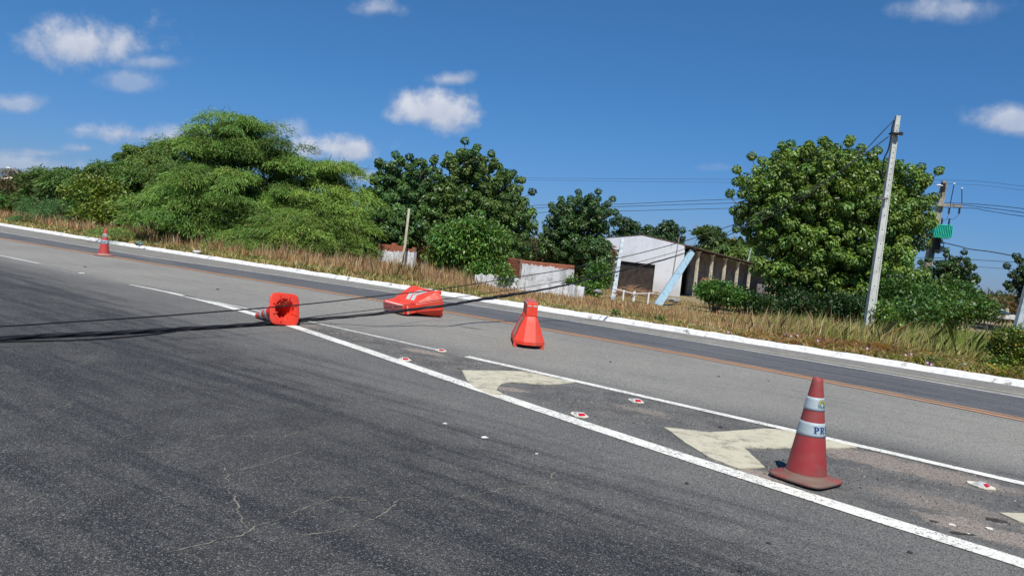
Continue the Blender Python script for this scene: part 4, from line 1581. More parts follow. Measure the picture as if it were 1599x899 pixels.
    for nm, lab, (V, tint) in out:
        tag(fast_mesh(nm, V, 5, tint, M_GRASS), lab, 'grass', kind='stuff')
    # seed heads standing above the red grass
    V, tint = band(9000, 3, 40, 1.0, 6.0, .7, 1.05, .012, [(.62, .50, .30), (.48, .28, .18)], .15, 1, left)
    tag(fast_mesh('grass_stalks', V, 5, tint, M_GRASS), 'thin pale stalks rising above the reddish grass', 'grass', kind='stuff')


grass()

# purple creeper flowers
M_PURPLE = mat_plain('purple_petals', (.46, .20, .46), (.6, .38, .6), rough=.6, bump=0)
flw = [(1226, 519, 'first purple flower of the row left of the tall pole'), (1235, 522, 'purple flower second in the row left of the tall pole'), (1246, 521, 'purple flower at the right of the row left of the tall pole'),
       (1277, 529, 'small purple flower by itself below the tall pole'), (1354, 541, 'pale purple flower low under the tall pole'), (1137, 516, 'single faint purple flower far left in the creepers'),
       (1423, 550, 'pink purple flower in the weeds right of the tall pole'), (1414, 551, 'tiny purple flower beside the pink one'), (1454, 566, 'purple flower nearest the kerb weeds'), (1448, 563, 'purple flower behind the one nearest the kerb')]
for (x, y, lab) in flw:
    g = G(x, y, .26)
    mb = MB()
    for k in range(5):
        a = 2 * PI * k / 5 + x
        fs_ = .72
        mb.add([(0, 0, 0), (math.cos(a - .55) * .035, math.sin(a - .55) * .022, .02), (math.cos(a) * .036, math.sin(a) * .036, .03), (math.cos(a + .55) * .022, math.sin(a + .55) * .022, .02)], [(0, 1, 2, 3)])
    mb.v = [(v[0] * fs_ + g.x, (v[1] - v[2] * .8) * fs_ + g.y, (v[2] * .5 + v[1] * .8) * fs_ + g.z - .04) for v in mb.v]
    tag(mb.build('purple_flower', M_PURPLE, loc=tuple(g)), lab, 'flower', 'purple creeper flowers in the verge')

# ------------------------------------------------------------------ ruined walls
M_BRICK = NT('red_clay_brick')
t = M_BRICK
inf = t.N.new('ShaderNodeObjectInfo')
k = t.mix(t.mr(t.noise(2.5, 5, .7), .35, .7), (.36, .105, .05), (.24, .075, .045))
k = t.mix(t.mr(t.noise(22, 4), .4, .7), k, (.44, .17, .09))
t.col(k); t.rough(.9); t.bump(t.noise(30, 4), .4, .01)
M_BRICK = t.m
M_MORTAR = mat_plain('grey_mortar', (.30, .25, .20), (.2, .15, .12), rough=.95)
t = NT('stained_whitewash')
n = t.noise(1.6, 8, .7)
st = t.noise(2.2, 7, .7, vec=t.scalev(t.obj, (3.2, 3.2, .35)))
k = t.mix(t.mr(n, .42, .62), (.72, .73, .74), (.50, .50, .49))
k = t.mix(t.mr(st, .50, .68, 0, .85), k, (.17, .16, .15))
k = t.mix(t.mr(t.noise(5, 6, .75), .60, .68, 0, .9), k, (.10, .09, .08))
t.col(k); t.rough(.9); t.bump(t.noise(9, 8, .7), .5, .02)
M_STAIN = t.m


M_GREYPL = NT('bare_grey_plaster')
t = M_GREYPL
st = t.noise(2.6, 7, .7, vec=t.scalev(t.obj, (3.0, 3.0, .4)))
k = t.mix(t.mr(t.noise(2.2, 7, .7), .42, .62), (.62, .63, .64), (.36, .36, .35))
k = t.mix(t.mr(st, .52, .68, 0, .8), k, (.20, .19, .18))
t.col(k); t.rough(.95); t.bump(t.noise(9, 8, .7), .5, .02)
M_GREYPL = t.m


def wall_run(label, A, B, z_top_a, z_top_b, z_pl_a, z_pl_b, thick=.16, name='ruined_wall', jag=.0, plaster=(0, 1), seed=1, brick=True, pmat=None):
    """brick wall from A to B (ground points); real courses of bricks; plaster covers the lower part"""
    r6 = random.Random(seed)
    A, B = Vector(A), Vector(B)
    t = thing(name, label, 'wall', tuple(A), 0)
    d = Vector((B.x - A.x, B.y - A.y, 0))
    L_ = d.length
    d.normalize()
    nrm = Vector((d.y, -d.x, 0))
    if nrm.dot(Vector((0, 0, 0)) - A) < 0:
        nrm = -nrm
    zb = min(A.z, B.z) - .25
    # mortar core
    def top(s_):
        return z_top_a + (z_top_b - z_top_a) * s_
    def pl(s_):
        return z_pl_a + (z_pl_b - z_pl_a) * s_
    mb = MB()
    nseg = 24
    hts = []
    for i in range(nseg + 1):
        hts.append(top(i / nseg) - (r6.random() * jag))
    for i in range(nseg):
        a, b_ = A + d * L_ * i / nseg, A + d * L_ * (i + 1) / nseg
        h = min(hts[i], hts[i + 1]) - .04
        mb.add([(*(a + nrm * thick * .42).xy, zb), (*(b_ + nrm * thick * .42).xy, zb), (*(b_ - nrm * thick * .42).xy, zb), (*(a - nrm * thick * .42).xy, zb),
                (*(a + nrm * thick * .42).xy, h), (*(b_ + nrm * thick * .42).xy, h), (*(b_ - nrm * thick * .42).xy, h), (*(a - nrm * thick * .42).xy, h)],
               [(4, 5, 6, 7), (0, 1, 5, 4), (2, 3, 7, 6), (1, 2, 6, 5), (3, 0, 4, 7)])
    mb.build('mortar_core', M_MORTAR, t)
    if brick:
        mb = MB()
        bh, bl, j = .085, .21, .014
        zz = zb
        row = 0
        Mr = Matrix((d, nrm, Vector((0, 0, 1)))).transposed()
        while zz < max(z_top_a, z_top_b):
            x = -bl / 2 * (row % 2)
            while x < L_:
                s_ = min(max((x + bl / 2) / L_, 0), 1)
                i = min(int(s_ * nseg), nseg)
                if zz + bh <= hts[i] + .03 and zz + bh > pl(s_) - .12:
                    x0, x1 = max(x, 0), min(x + bl, L_)
                    if x1 - x0 > .06:
                        c = A + d * ((x0 + x1) / 2)
                        mb.box((c.x, c.y, zz + bh / 2), (x1 - x0 - j, thick + r6.uniform(-.01, .012), bh - j), Mr)
                x += bl
            zz += bh
            row += 1
        tag(mb.build('brick_courses', M_BRICK, t), kind='stuff')
    # plaster skin on the lower part
    mb = MB()
    n_ = 40
    s0, s1 = plaster
    pts = []
    for i in range(n_ + 1):
        s_ = s0 + (s1 - s0) * i / n_
        pts.append((A + d * L_ * s_, pl(s_) + r6.uniform(-.05, .03)))
    for i in range(n_):
        (a, ha), (b_, hb) = pts[i], pts[i + 1]
        for sg in (1, -1):
            o1, o2 = nrm * (thick / 2 + .004) * sg, nrm * (thick / 2 + .024) * sg
            mb.add([(*(a + o2).xy, zb), (*(b_ + o2).xy, zb), (*(b_ + o2).xy, hb), (*(a + o2).xy, ha), (*(a + o1).xy, ha), (*(b_ + o1).xy, hb)], [(0, 1, 2, 3), (3, 2, 5, 4)])
        if not brick:
            o2 = nrm * (thick / 2 + .024)
            mb.add([(*(a + o2).xy, ha), (*(b_ + o2).xy, hb), (*(b_ - o2).xy, hb), (*(a - o2).xy, ha)], [(0, 1, 2, 3)])
    for (a, ha), sg in ((pts[0], -1), (pts[-1], 1)):
        o2 = nrm * (thick / 2 + .024)
        e = d * .012 * sg
        mb.add([(*(a + o2 + e).xy, zb), (*(a - o2 + e).xy, zb), (*(a - o2 + e).xy, ha), (*(a + o2 + e).xy, ha)], [(0, 1, 2, 3)])
    mb.build('plaster', pmat or M_STAIN, t)
    return t


def zat(x, y, dist):
    return D(x, y, dist).z


def gp(x, dist):
    return gbase(x, dist)


wall_run('ruined brick wall with white plaster below its red top courses left of the white building', gp(816, 26.5), gp(898, 26.8), zat(800, 403, 26.5), zat(896, 414, 26.8), zat(815, 411, 26.5), zat(898, 421, 26.8), seed=3, plaster=(0.0, 1), pmat=M_GREYPL)
wall_run('red brick stub of wall meeting the plastered wall at its left end', gp(796, 27.6), gp(817, 26.5), zat(797, 403, 27.6), zat(812, 404, 26.5), zat(796, 444, 27.6), zat(815, 446, 26.5), seed=4, plaster=(0, .1))
wall_run('low whitewashed garden wall running in front of the brick walls', gp(746, 24.4), gp(918, 23.8), zat(746, 427, 24.4), zat(918, 448, 23.8), zat(746, 427, 24.4), zat(918, 448, 23.8), seed=5, brick=False, name='low_white_wall')
wall_run('grey plastered wall stub behind the green bush between the two ruins', gp(757, 28.5), gp(776, 28.3), zat(757, 405, 28.5), zat(776, 407, 28.3), zat(757, 406, 28.5), zat(776, 408, 28.3), seed=6, brick=False, name='wall_stub')
wall_run('weathered low wall with bare stone top at the left ruin behind tall red grass', gp(590, 31), gp(648, 30.4), zat(590, 377, 31), zat(648, 384, 30.4), zat(590, 391, 31), zat(648, 393, 30.4), seed=7, jag=.12)
wall_run('clean red brick wall top behind the small white post of the left ruin', gp(634, 32.5), gp(684, 32.2), zat(634, 380, 32.5), zat(684, 384, 32.2), zat(634, 400, 32.5), zat(684, 402, 32.2), seed=8, plaster=(0, .2))

# ------------------------------------------------------------------ the white building
M_WALLW = NT('old_white_wall')
t = M_WALLW
n = t.noise(.9, 8, .68)
st = t.noise(1.6, 7, .7, vec=t.scalev(t.obj, (2.6, 2.6, .3)))
k = t.mix(t.mr(n, .44, .70), (.90, .91, .93), (.78, .79, .81))
k = t.mix(t.mr(st, .56, .76, 0, .6), k, (.36, .36, .36))
k = t.mix(t.mr(t.noise(7, 6, .7), .58, .78, 0, .3), k, (.22, .22, .21))
sp = t.N.new('ShaderNodeSeparateXYZ')
t.lk(t.obj, sp.inputs[0])
low = t.mr(t.M('ADD', sp.outputs[2], t.M('MULTIPLY', t.M('SUBTRACT', n, .5), 2.5)), 1.9, .5)
k = t.mix(t.M('MULTIPLY', low, .5), k, (.42, .41, .38))
t.col(k); t.rough(.9); t.bump(t.noise(5, 8, .7), .4, .03)
M_WALLW = t.m
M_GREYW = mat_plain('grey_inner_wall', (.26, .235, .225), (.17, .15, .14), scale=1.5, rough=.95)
M_DARKG = mat_plain('gate_boards_and_opening_shade', (.055, .042, .038), (.09, .07, .06), scale=2, rough=.9)
M_COL = mat_plain('cream_column', (.62, .56, .42), (.42, .36, .26), scale=3, rough=.85)
M_TILE = mat_plain('old_clay_roof', (.14, .085, .06), (.08, .06, .05), scale=4, rough=.95)
M_WOOD = mat_plain('dark_roof_timber', (.09, .065, .05), (.05, .04, .03), rough=.9)
Rc = Vector((D(1068, 383, 65).x, 65, 0))
e1 = Vector((-.72, .695, 0)).normalized()
e2 = Vector((.695, .72, 0)).normalized()
ZB = -1.75
bld = thing('white_building', 'abandoned low white building with a dark gateway and an open columned side', 'building', (Rc.x, Rc.y, ZB))
WD = 9.0
z_r, z_a, z_l = 2.93, 3.50, 2.90


def fw(t_, z, w=0.0):
    q = Rc + e1 * t_ + e2 * w
    return (q.x, q.y, z)


def slab_wall(name, poly, w0, w1, mat, parent, axis='front'):
    """poly in (t, z); extruded along e2 from w0 to w1"""
    mb = MB()
    n = len(poly)
    vs = [fw(t_, z, w0) for t_, z in poly] + [fw(t_, z, w1) for t_, z in poly]
    mb.add(vs, [tuple(range(n)), tuple(reversed(range(n, 2 * n)))] + [(k, n + k, n + (k + 1) % n, (k + 1) % n) for k in range(n)])
    return mb.build(name, mat, parent)


def roofz(t_):
    return z_r + (z_a - z_r) * t_ / 4.4 if t_ < 4.4 else z_a + (z_l - z_a) * (t_ - 4.4) / (WD - 4.4)


# front wall in butted pieces round its two openings
slab_wall('front_wall', [(0, ZB), (2.66, ZB), (2.66, 1.03), (6.75, 1.05), (6.75, ZB), (7.75, ZB), (7.75, .55), (WD, .55), (WD, z_l), (4.4, z_a), (0, z_r)], 0, .25, M_WALLW, bld)
gate = slab_wall('gate', [(2.66, ZB), (6.75, ZB), (6.75, 1.04), (2.66, 1.02)], .19, .245, M_DARKG, bld)
for i in range(4):
    a = 2.70 + i * 1.02
    slab_wall('panel', [(a, ZB), (a + .96, ZB), (a + .96, .98), (a, .98)], .15, .188, M_DARKG, gate)
slab_wall('side_opening_shade', [(7.75, ZB), (WD, ZB), (WD, .54), (7.75, .54)], .15, .20, M_DARKG, bld)  # dark sheet standing in for the shade inside the small opening
# left wall, rear wall, inner wall behind the columns
slab_wall('left_wall', [(WD - .25, ZB), (WD - .001, ZB), (WD - .001, z_l - .1), (WD - .25, z_l - .1)], .26, 16.5, M_WALLW, bld)


def eave_z(w):
    return z_r + (1.80 - z_r) * w / 16.7


def long_wall(name, t0, t1, w0, w1, zb0, zt0, zt1, mat):
    mb = MB()
    vs = [fw(t0, zb0, w0), fw(t1, zb0, w0), fw(t1, zb0, w1), fw(t0, zb0, w1), fw(t0, zt0, w0), fw(t1, zt0, w0), fw(t1, zt1, w1), fw(t0, zt1, w1)]
    mb.add(vs, [(3, 2, 1, 0), (4, 5, 6, 7), (0, 1, 5, 4), (1, 2, 6, 5), (2, 3, 7, 6), (3, 0, 4, 7)])
    return mb.build(name, mat, bld)


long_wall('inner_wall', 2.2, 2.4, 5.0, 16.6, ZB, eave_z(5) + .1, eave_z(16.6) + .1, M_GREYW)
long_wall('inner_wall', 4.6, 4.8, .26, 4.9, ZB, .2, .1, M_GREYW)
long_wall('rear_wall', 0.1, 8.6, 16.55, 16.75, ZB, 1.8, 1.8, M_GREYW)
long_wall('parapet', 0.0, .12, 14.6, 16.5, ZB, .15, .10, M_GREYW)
# openwork blocks high in the dark room
mb = MB()
for i in range(6):
    for j in range(2):
        a = 3.0 + i * .27
        mb.box(fw(4.55, .75 + j * .34, .9 + i * .5), (.06, .42, .28), Matrix((e1, e2, Vector((0, 0, 1)))).transposed())
mb.build('openwork_blocks', M_WOOD, bld)
mb = MB()
for i in range(8):
    mb.box(fw(4.5, .50 + .9 * (i % 2), .6 + (i // 2) * 1.1), (.10, 1.05, .07), Matrix((e1, e2, Vector((0, 0, 1)))).transposed())
tag(mb.build('window_rails', M_WOOD, bld), kind='stuff')
for (w, ) in ((2.7,), (5.2,), (7.6,), (10.1,), (12.6,)):
    mb = MB()
    b0, b1 = Vector(fw(.12, ZB, w + .1)), Vector(fw(.10, eave_z(w) - .14, w))
    mb.beam(b0, b1, .26, .24, .20, .22, up=e2)
    mb.beam(b1 - Vector((0, 0, .12)), b1 + Vector((0, 0, .01)), .34, .30, .40, .34, up=e2)
    mb.build('column', M_COL, bld, bevel=.015)
mb = MB()
mb.beam(fw(.1, eave_z(.3) - .07, .3), fw(.1, eave_z(16.5) - .07, 16.5), .16, .12)
mb.build('eave_beam', M_WOOD, bld)
for i in range(16):
    w = .6 + i * 1.03
    mb = MB()
    mb.beam(fw(-.28, eave_z(w) + .01, w), fw(4.3, eave_z(w) + .62, w), .06, .09)
    mb.build('rafter', M_WOOD, bld)
# roof slopes with ridged tiles
roof = None
for side_, (ta, tb) in enumerate(((-.34, 4.4), (4.4, WD + .3))):
    mb = MB()
    nw = 56
    w0 = .02
    prev = None
    rows = []
    for i in range(nw + 1):
        w = w0 + (16.9 - w0) * i / nw
        ez = eave_z(w) + .07
        rz_ = ez + .57 + .05
        rip = .03 * (i % 2)
        if side_ == 0:
            A_, B_ = fw(ta, ez - .03 + rip, w), fw(tb, rz_ + rip, w)
        else:
            A_, B_ = fw(ta, rz_ + rip, w), fw(tb, ez - .05 + rip, w)
        rows.append((A_, B_))
    for i in range(nw):
        (a, b_), (c_, d_) = rows[i], rows[i + 1]
        dn = Vector((0, 0, -.07))
        o = len(mb.v)
        mb.v += [a, b_, d_, c_, tuple(Vector(a) + dn), tuple(Vector(b_) + dn), tuple(Vector(d_) + dn), tuple(Vector(c_) + dn)]
        mb.f += [(o, o + 1, o + 2, o + 3), (o + 7, o + 6, o + 5, o + 4), (o, o + 3, o + 7, o + 4), (o + 1, o + 5, o + 6, o + 2)]
        if i == 0:
            mb.f += [(o, o + 4, o + 5, o + 1)]
        if i == nw - 1:
            mb.f += [(o + 2, o + 6, o + 7, o + 3)]
    mb.build('roof', M_TILE, bld)
# rubble of bricks inside
mb = MB()
c = D(1106, 436, 69)
for i in range(3):
    for j in range(6):
        mb.box((c.x - .5 + j * .22, c.y + .1 * (i % 2), c.z - .3 + i * .16), (.20, .30, .14))
tag(mb.build('brick_pile', M_BRICK, loc=tuple(c)), 'orange brick stack inside the open side behind the first column', 'bricks')

# leaning beams, posts and rail in front of the building
M_BLUE2 = mat_plain('pale_blue_concrete', (.30, .45, .55), (.20, .29, .34), scale=5, rough=.85, hi=.8)
M_PALE = mat_plain('pale_grey_blue_concrete', (.46, .52, .56), (.30, .34, .36), scale=5, rough=.85)
M_CONC = mat_plain('pole_concrete', (.60, .61, .56), (.46, .47, .43), scale=4, rough=.9, bump=.35, bscale=22)
M_CONC2 = mat_plain('old_pole_concrete', (.36, .33, .27), (.24, .21, .17), scale=4, rough=.9, bump=.35, bscale=22)


def leaning(name, label, a, b_, w, h, mat, cat, cap=None, w1=None):
    A, B = D(*a), D(*b_)
    t = thing(name, label, cat, tuple(A))
    mb = MB()
    dn = (B - A).normalized()
    mb.beam(A - dn * .4, B, w, h, w1 or w, h, up=(0, -1, 0))
    mb.build('shaft', mat, t, bevel=.012)
    # raised edges of the double-T section
    sx = dn.cross(Vector((0, -1, 0))).normalized()
    for s_ in (-1, 1):
        mb = MB()
        o = sx * s_ * (w * .40) + Vector((0, -h / 2 - .012, 0))
        o1 = sx * s_ * ((w1 or w) * .40) + Vector((0, -h / 2 - .012, 0))
        mb.beam(A + o - dn * .38, B + o1 - dn * .02, w * .16, .03, up=(0, -1, 0))
        mb.build('flange', mat, t)
    return t


leaning('leaning_beam', 'light blue concrete beam leaning against the corner of the white building', (1031, 470, 30), (1080, 394, 33), .30, .16, M_BLUE2, 'beam', w1=.26)
leaning('leaning_beam', 'narrow pale grey blue concrete beam leaning left of the dark gateway', (957, 466, 31), (972, 373, 33), .20, .12, M_PALE, 'beam', w1=.11)
mb = MB()
A, B = D(1048, 440, 36), D(1061, 369, 36)
mb.tube([A - Vector((0, 0, .5)), A.lerp(B, .5), B], [.035, .03, .025], 6)
tag(mb.build('thin_post', M_CONC2, loc=tuple(A)), 'thin grey post rising behind the blue leaning beam', 'post')
mb = MB()
A, B = D(1168, 408, 60), D(1173, 388, 60)
mb.tube([A, B], [.05, .04], 6)
tag(mb.build('thin_post', M_PALE, loc=tuple(A)), 'short white post standing above the roof edge of the columned side', 'post')
# white pipe rail with three posts
rl = thing('pipe_rail', 'broken white pipe rail in the grass before the dark gateway', 'rail', tuple(gbase(990, 29)))
pts = [D(960, 451, 29.2), D(990, 458.5, 29), D(1021, 458, 30)]
mb = MB()
mb.tube(pts, .022, 6)
mb.build('rail', M_WALLW, rl)
for (x, y) in ((974, 455), (990.5, 457), (1013, 459)):
    a = D(x, y, 29.1)
    mb = MB()
    mb.box((a.x, a.y, a.z - .22), (.06 if x != 990.5 else .09, .06, .56))
    mb.build('post', M_WALLW, rl)
# brushwood heap
mb = MB()
r7 = random.Random(12)
for k in range(170):
    x = r7.uniform(962, 1020)
    top = 440 + abs(x - 985) * .33 + 6
    a = D(x, r7.uniform(top, 462), 31 + r7.uniform(-.5, .8))
    dr = Vector((r7.uniform(-.6, .6), r7.uniform(-.3, .3), r7.uniform(-.18, .12)))
    mb.tube([a, a + dr * .5 + Vector((0, 0, .04)), a + dr], [.014, .012, .005], 4)
tag(mb.build('brushwood_heap', mat_plain('brown_brushwood', (.22, .12, .07), (.34, .22, .13), rough=.95), loc=tuple(gbase(985, 31))), 'heap of brown dead branches in front of the dark gateway', 'brushwood', kind='stuff')


def rock(name, label, px, dist, size, mat, seed, cat, squash=.6, group=None, z=None):
    r8 = random.Random(seed)
    c = D(px[0], px[1], dist) if dist else G(*px)
    mb = MB()
    n = 9
    rings = []
    for j, (ph, sc) in enumerate(((-.9, .55), (-.3, .95), (.25, 1.0), (.7, .68), (.95, .25))):
        rings.append([(c.x + math.cos(2 * PI * k / n) * size * sc * r8.uniform(.8, 1.15), c.y + math.sin(2 * PI * k / n) * size * sc * r8.uniform(.8, 1.15), c.z + size * squash * ph + r8.uniform(-.08, .08) * size + size * squash * .8) for k in range(n)])
    mb.loft(rings)
    return tag(mb.build(name, mat, loc=tuple(c)), label, cat, group)


M_STONE = mat_plain('grey_stone', (.30, .29, .27), (.18, .175, .17), scale=6, rough=.95)
rock('grey_boulder', 'grey boulder in the grass at the foot of the blue leaning beam', (1052, 472), 30, .26, M_STONE, 3, 'boulder', .4)
rock('grey_boulder', 'small grey lump of rubble lying in the weeds behind the kerb', (1106, 510), 18.2, .10, M_STONE, 4, 'boulder')
rock('grey_boulder', 'heap of grey rubble at the right end of the low white wall', (933, 458), 26, .16, M_STONE, 5, 'boulder', .5)

# ------------------------------------------------------------------ poles
def concrete_pole(label, base, top, w0, w1, mat, name='concrete_pole', loc=None, holes=True, cat='pole'):
    A, B = Vector(base), Vector(top)
    t = thing(name, label, cat, tuple(A))
    dn = (B - A).normalized()
    mb = MB()
    mb.beam(A - dn * .5, B, w0 * .86, w0 * .50, w1 * .86, w1 * .6, up=(0, -1, 0))
    mb.build('shaft', mat, t, bevel=.008)
    sx = dn.cross(Vector((0, -1, 0))).normalized()
    for s_ in (-1, 1):
        mb = MB()
        mb.beam(A - dn * .49 + sx * s_ * w0 * .42, B + sx * s_ * w1 * .42 + dn * .004, w0 * .17, w0 * .74, w1 * .2, w1 * .85, up=(0, -1, 0))
        mb.build('flange', mat, t, bevel=.006)
    if holes:
        mb = MB()
        L_ = (B - A).length
        k = .35
        while k < L_ - .15:
            f = k / L_
            p_ = A + dn * k + Vector((0, -(w0 * .25 * (1 - f) + w1 * .3 * f) - .0015, 0))
            mb.box(p_, (.022, .006, .03), Matrix.Rotation(0, 3, 'X'))  # black block on the face stands in for the shade of a bolt hole
            k += .16 if L_ - k < 2.6 else .42
        mb.build('bolt_hole_shade', M_BLACK, t)
    return t


pb = D(1354, 519, 22.6)
pt = D(1402, 181, 22.6)
pb.z = float(terr(pb.x, pb.y))
pole = concrete_pole('tall pale concrete pole leaning slightly right in front of the large round tree', pb, pt, .26, .125, M_CONC)
# collar and drip loop
c = D(1397, 209, 22.5)
mb = MB()
mb.box(c, (.24, .22, .05))
mb.build('steel_collar', M_BLACK, pole)
mb = MB()
mb.box(c + Vector((.16, -.05, .01)), (.10, .05, .09))
mb.build('clamp', M_BLACK, pole)
mb = MB()
c = D(1377, 310, 22.5)
mb.box(c, (.27, .22, .06))
mb.build('strap', mat_plain('dark_strap', (.16, .155, .15), rough=.8), pole)

leaning_small = concrete_pole('short white concrete post above the left ruined wall', gbase(630, 29.6), D(639, 326, 29.6), .11, .085, M_COL, name='concrete_post', holes=False, cat='post')
concrete_pole('short greyish post half hidden by the tufted tree beside the white one', gbase(656, 33), D(659, 335, 33), .12, .10, M_CONC2, name='concrete_post', holes=False, cat='post')
concrete_pole('short white post under the right side of the large round tree', D(1421, 470, 33), D(1427, 424, 33), .14, .12, M_PALE, name='concrete_post', holes=False, cat='post')
concrete_pole('white painted leaning post at the right edge of the photo', D(1591, 506, 24), D(1606, 448, 24), .24, .20, M_PALE, name='painted_post', holes=False, cat='post')
rock('white_rubble', 'white end of a low wall among the bushes at the far right', (1560, 491), 40, .5, M_WALLW, 8, 'rubble', .3)
wall_run('distant low white wall with two cream gate stubs at the far right', D(1538, 489, 58), D(1585, 494, 58), zat(1538, 487, 58), zat(1585, 492, 58), zat(1538, 487, 58), zat(1585, 492, 58), seed=9, brick=False, name='low_white_wall')
for (x, y, lab) in ((1544, 480, 'left cream stub post on the distant low white wall'), (1572, 484, 'right cream stub post on the distant low white wall')):
    a = D(x, y, 57.5)
    mb = MB()
    mb.beam(a - Vector((0, 0, .55)), a + Vector((0, 0, .12)), .26, .26, .2, .2)
    tag(mb.build('stub_post', M_COL, loc=tuple(a)), lab, 'post', 'cream stub posts')

# transformer pole
DT = 45.0
tb = gbase(1444, DT)
tt = D(1475, 283, DT)
tp = concrete_pole('old concrete power pole carrying the teal transformer', tb, tt, .50, .27, M_CONC2, name='power_pole')
ca, cb_ = D(1459, 319.5, DT - .25), D(1502, 321.5, DT - .25)
mb = MB()
mb.beam(ca, cb_, .16, .16)
mb.build('crossarm', M_CONC2, tp, bevel=.01)


def insulator(c, h, r, parent, name='insulator'):
    mb = MB()
    pr = []
    nsh = 4
    for i in range(nsh):
        z = -h / 2 + h * i / nsh
        pr += [(r * .4, z), (r, z + h * .06), (r * .45, z + h / nsh * .8)]
    pr += [(r * .3, h / 2), (.001, h / 2)]
    pr = [(.001, -h / 2)] + pr
    mb.lathe(pr, 10, tuple(c))
    return mb.build(name, M_BLACK, parent, smooth=True)


for (x, y) in ((1482, 329), (1498, 329)):
    insulator(D(x, y, DT - .3), .36, .075, tp)
for (x, y, x2, y2) in ((1484, 318, 1490, 287), (1502, 318, 1502, 294)):
    mb = MB()
    mb.tube([D(x, y, DT - .3), D(x2, y2, DT - .3)], .025, 5)
    mb.build('lightning_rod', M_BLACK, tp)
    mb = MB()
    cc = D(x2, y2, DT - .3)
    mb.lathe([(.001, -.05), (.06, -.02), (.06, .03), (.001, .05)], 8, tuple(cc))
    mb.build('rod_tip', M_WALLW, tp)
mb = MB()
mb.box(D(1473, 293, DT - .25), (.16, .14, .52))
mb.build('lamp_housing', M_BLACK, tp)
mb = MB()
a = D(1466, 289.5, DT - .35)
mb.tube([D(1472, 290, DT - .3), a], [.03, .035], 6)
mb.lathe([(.001, -.05), (.12, -.03), (.15, .01), (.10, .05), (.001, .06)], 10, tuple(a))
mb.build('street_lamp_head', M_WALLW, tp)
# lower dark equipment
for (x, y, w, h) in ((1463, 383, .32, 1.5), (1470, 388, .22, .5), (1469, 377, .16, .4)):
    mb = MB()
    mb.box(D(x, y, DT - .35), (w, .2, h * .6))
    mb.build('switch_box', M_BLACK if w > .3 else M_CONC2, tp, bevel=.02)
rk = MB()
for (x0, y0, x1, y1) in ((1466, 375, 1474, 380), (1474, 380, 1472, 392), (1472, 392, 1464, 396), (1468, 378, 1468, 394), (1465, 386, 1475, 388)):
    rk.tube([D(x0, y0, DT - .4), D(x1, y1, DT - .4)], .022, 5)
rk.build('cable_bracket', M_BLACK, tp)

M_TEAL = mat_plain('teal_transformer_paint', (.05, .60, .44), (.04, .45, .34), rough=.45, bump=.05)
tc = D(1467.5, 361.5, DT - .62)
tr = thing('transformer', 'teal finned transformer with three black bushings hung on the power pole', 'transformer', tuple(tc))
roll_ = Matrix.Rotation(math.radians(0), 3, 'Y')
w2, h2 = .54, .38
mb = MB()
mb.loft([[(tc.x + sx * w2 * .92, tc.y + sy * .26, tc.z - h2) for sx, sy in ((-1, -1), (1, -1), (1, 1), (-1, 1))],
         [(tc.x + sx * w2, tc.y + sy * .28, tc.z + h2 * .93) for sx, sy in ((-1, -1), (1, -1), (1, 1), (-1, 1))]])
mb.build('tank', M_TEAL, tr, bevel=.02)
mb = MB()
mb.box((tc.x + .02, tc.y, tc.z + h2 * .99), (w2 * 2.16, .64, .045))
mb.build('lid', M_TEAL, tr)
for k in range(11):
    x = tc.x - w2 * .92 + k * w2 * 1.84 / 10
    mb = MB()
    mb.box((x, tc.y - .34, tc.z), (.035, .13, h2 * 1.62))
    mb.build('cooling_fin', M_TEAL, tr)
for k in range(3):
    insulator(Vector((tc.x - .38 + k * .42, tc.y, tc.z + h2 + .22)), .38, .07, tr, 'bushing')

# far lamp on the left skyline
lp = thing('street_lamp', 'tiny street lamp on a curved arm above the far left hill', 'street lamp', tuple(gbase(28, 105)))
mb = MB()
mb.tube(smoothpts([gbase(32, 105), D(30, 275, 105), D(22, 265, 105), D(15, 262, 105)], 4), .07, 6)
mb.build('pole', M_CONC2, lp)
mb = MB()
mb.box(D(14, 262, 105), (.6, .35, .14))
mb.build('lamp_head', M_WALLW, lp, bevel=.03)
mb = MB()
mb.tube([gbase(45, 90), D(44, 277, 90), D(44.5, 269, 90)], [.12, .1, .1], 6)
tag(mb.build('wooden_post', M_BLACK, loc=tuple(gbase(45, 90))), 'dark post standing up beyond the far left trees', 'post')
hs = thing('far_house', 'tiny pale house roof on the far left hill', 'house', tuple(gbase(20, 108)))
c = D(21, 281, 108)
mb = MB()
mb.box(c - Vector((0, 0, .45)), (2.2, 2.2, .9))
mb.build('wall', M_WALLW, hs)
mb = MB()
mb.loft([[(c.x - 1.3, c.y - 1.3, c.z), (c.x + 1.3, c.y - 1.3, c.z), (c.x + 1.3, c.y + 1.3, c.z), (c.x - 1.3, c.y + 1.3, c.z)],
         [(c.x - 1.2, c.y - .1, c.z + .4), (c.x + 1.2, c.y - .1, c.z + .4), (c.x + 1.2, c.y + .1, c.z + .4), (c.x - 1.2, c.y + .1, c.z + .4)]])
mb.build('roof', M_COL, hs)


# ------------------------------------------------------------------ wires and fallen cables
M_CABLE = mat_plain('black_cable', (.012, .012, .014), (.025, .025, .028), rough=.55, bump=.1)
M_WIRE = mat_plain('dark_wire', (.05, .05, .055), rough=.6, bump=0)


def cable(label, pts, r, name='overhead_wire', cat='wire', mat=None, sub=8, group=None, n=6):
    q = smoothpts(pts, sub)
    mb = MB()
    mb.tube(q, r, n)
    return tag(mb.build(name, mat or M_WIRE, smooth=True, loc=tuple(q[0])), label, cat, group)


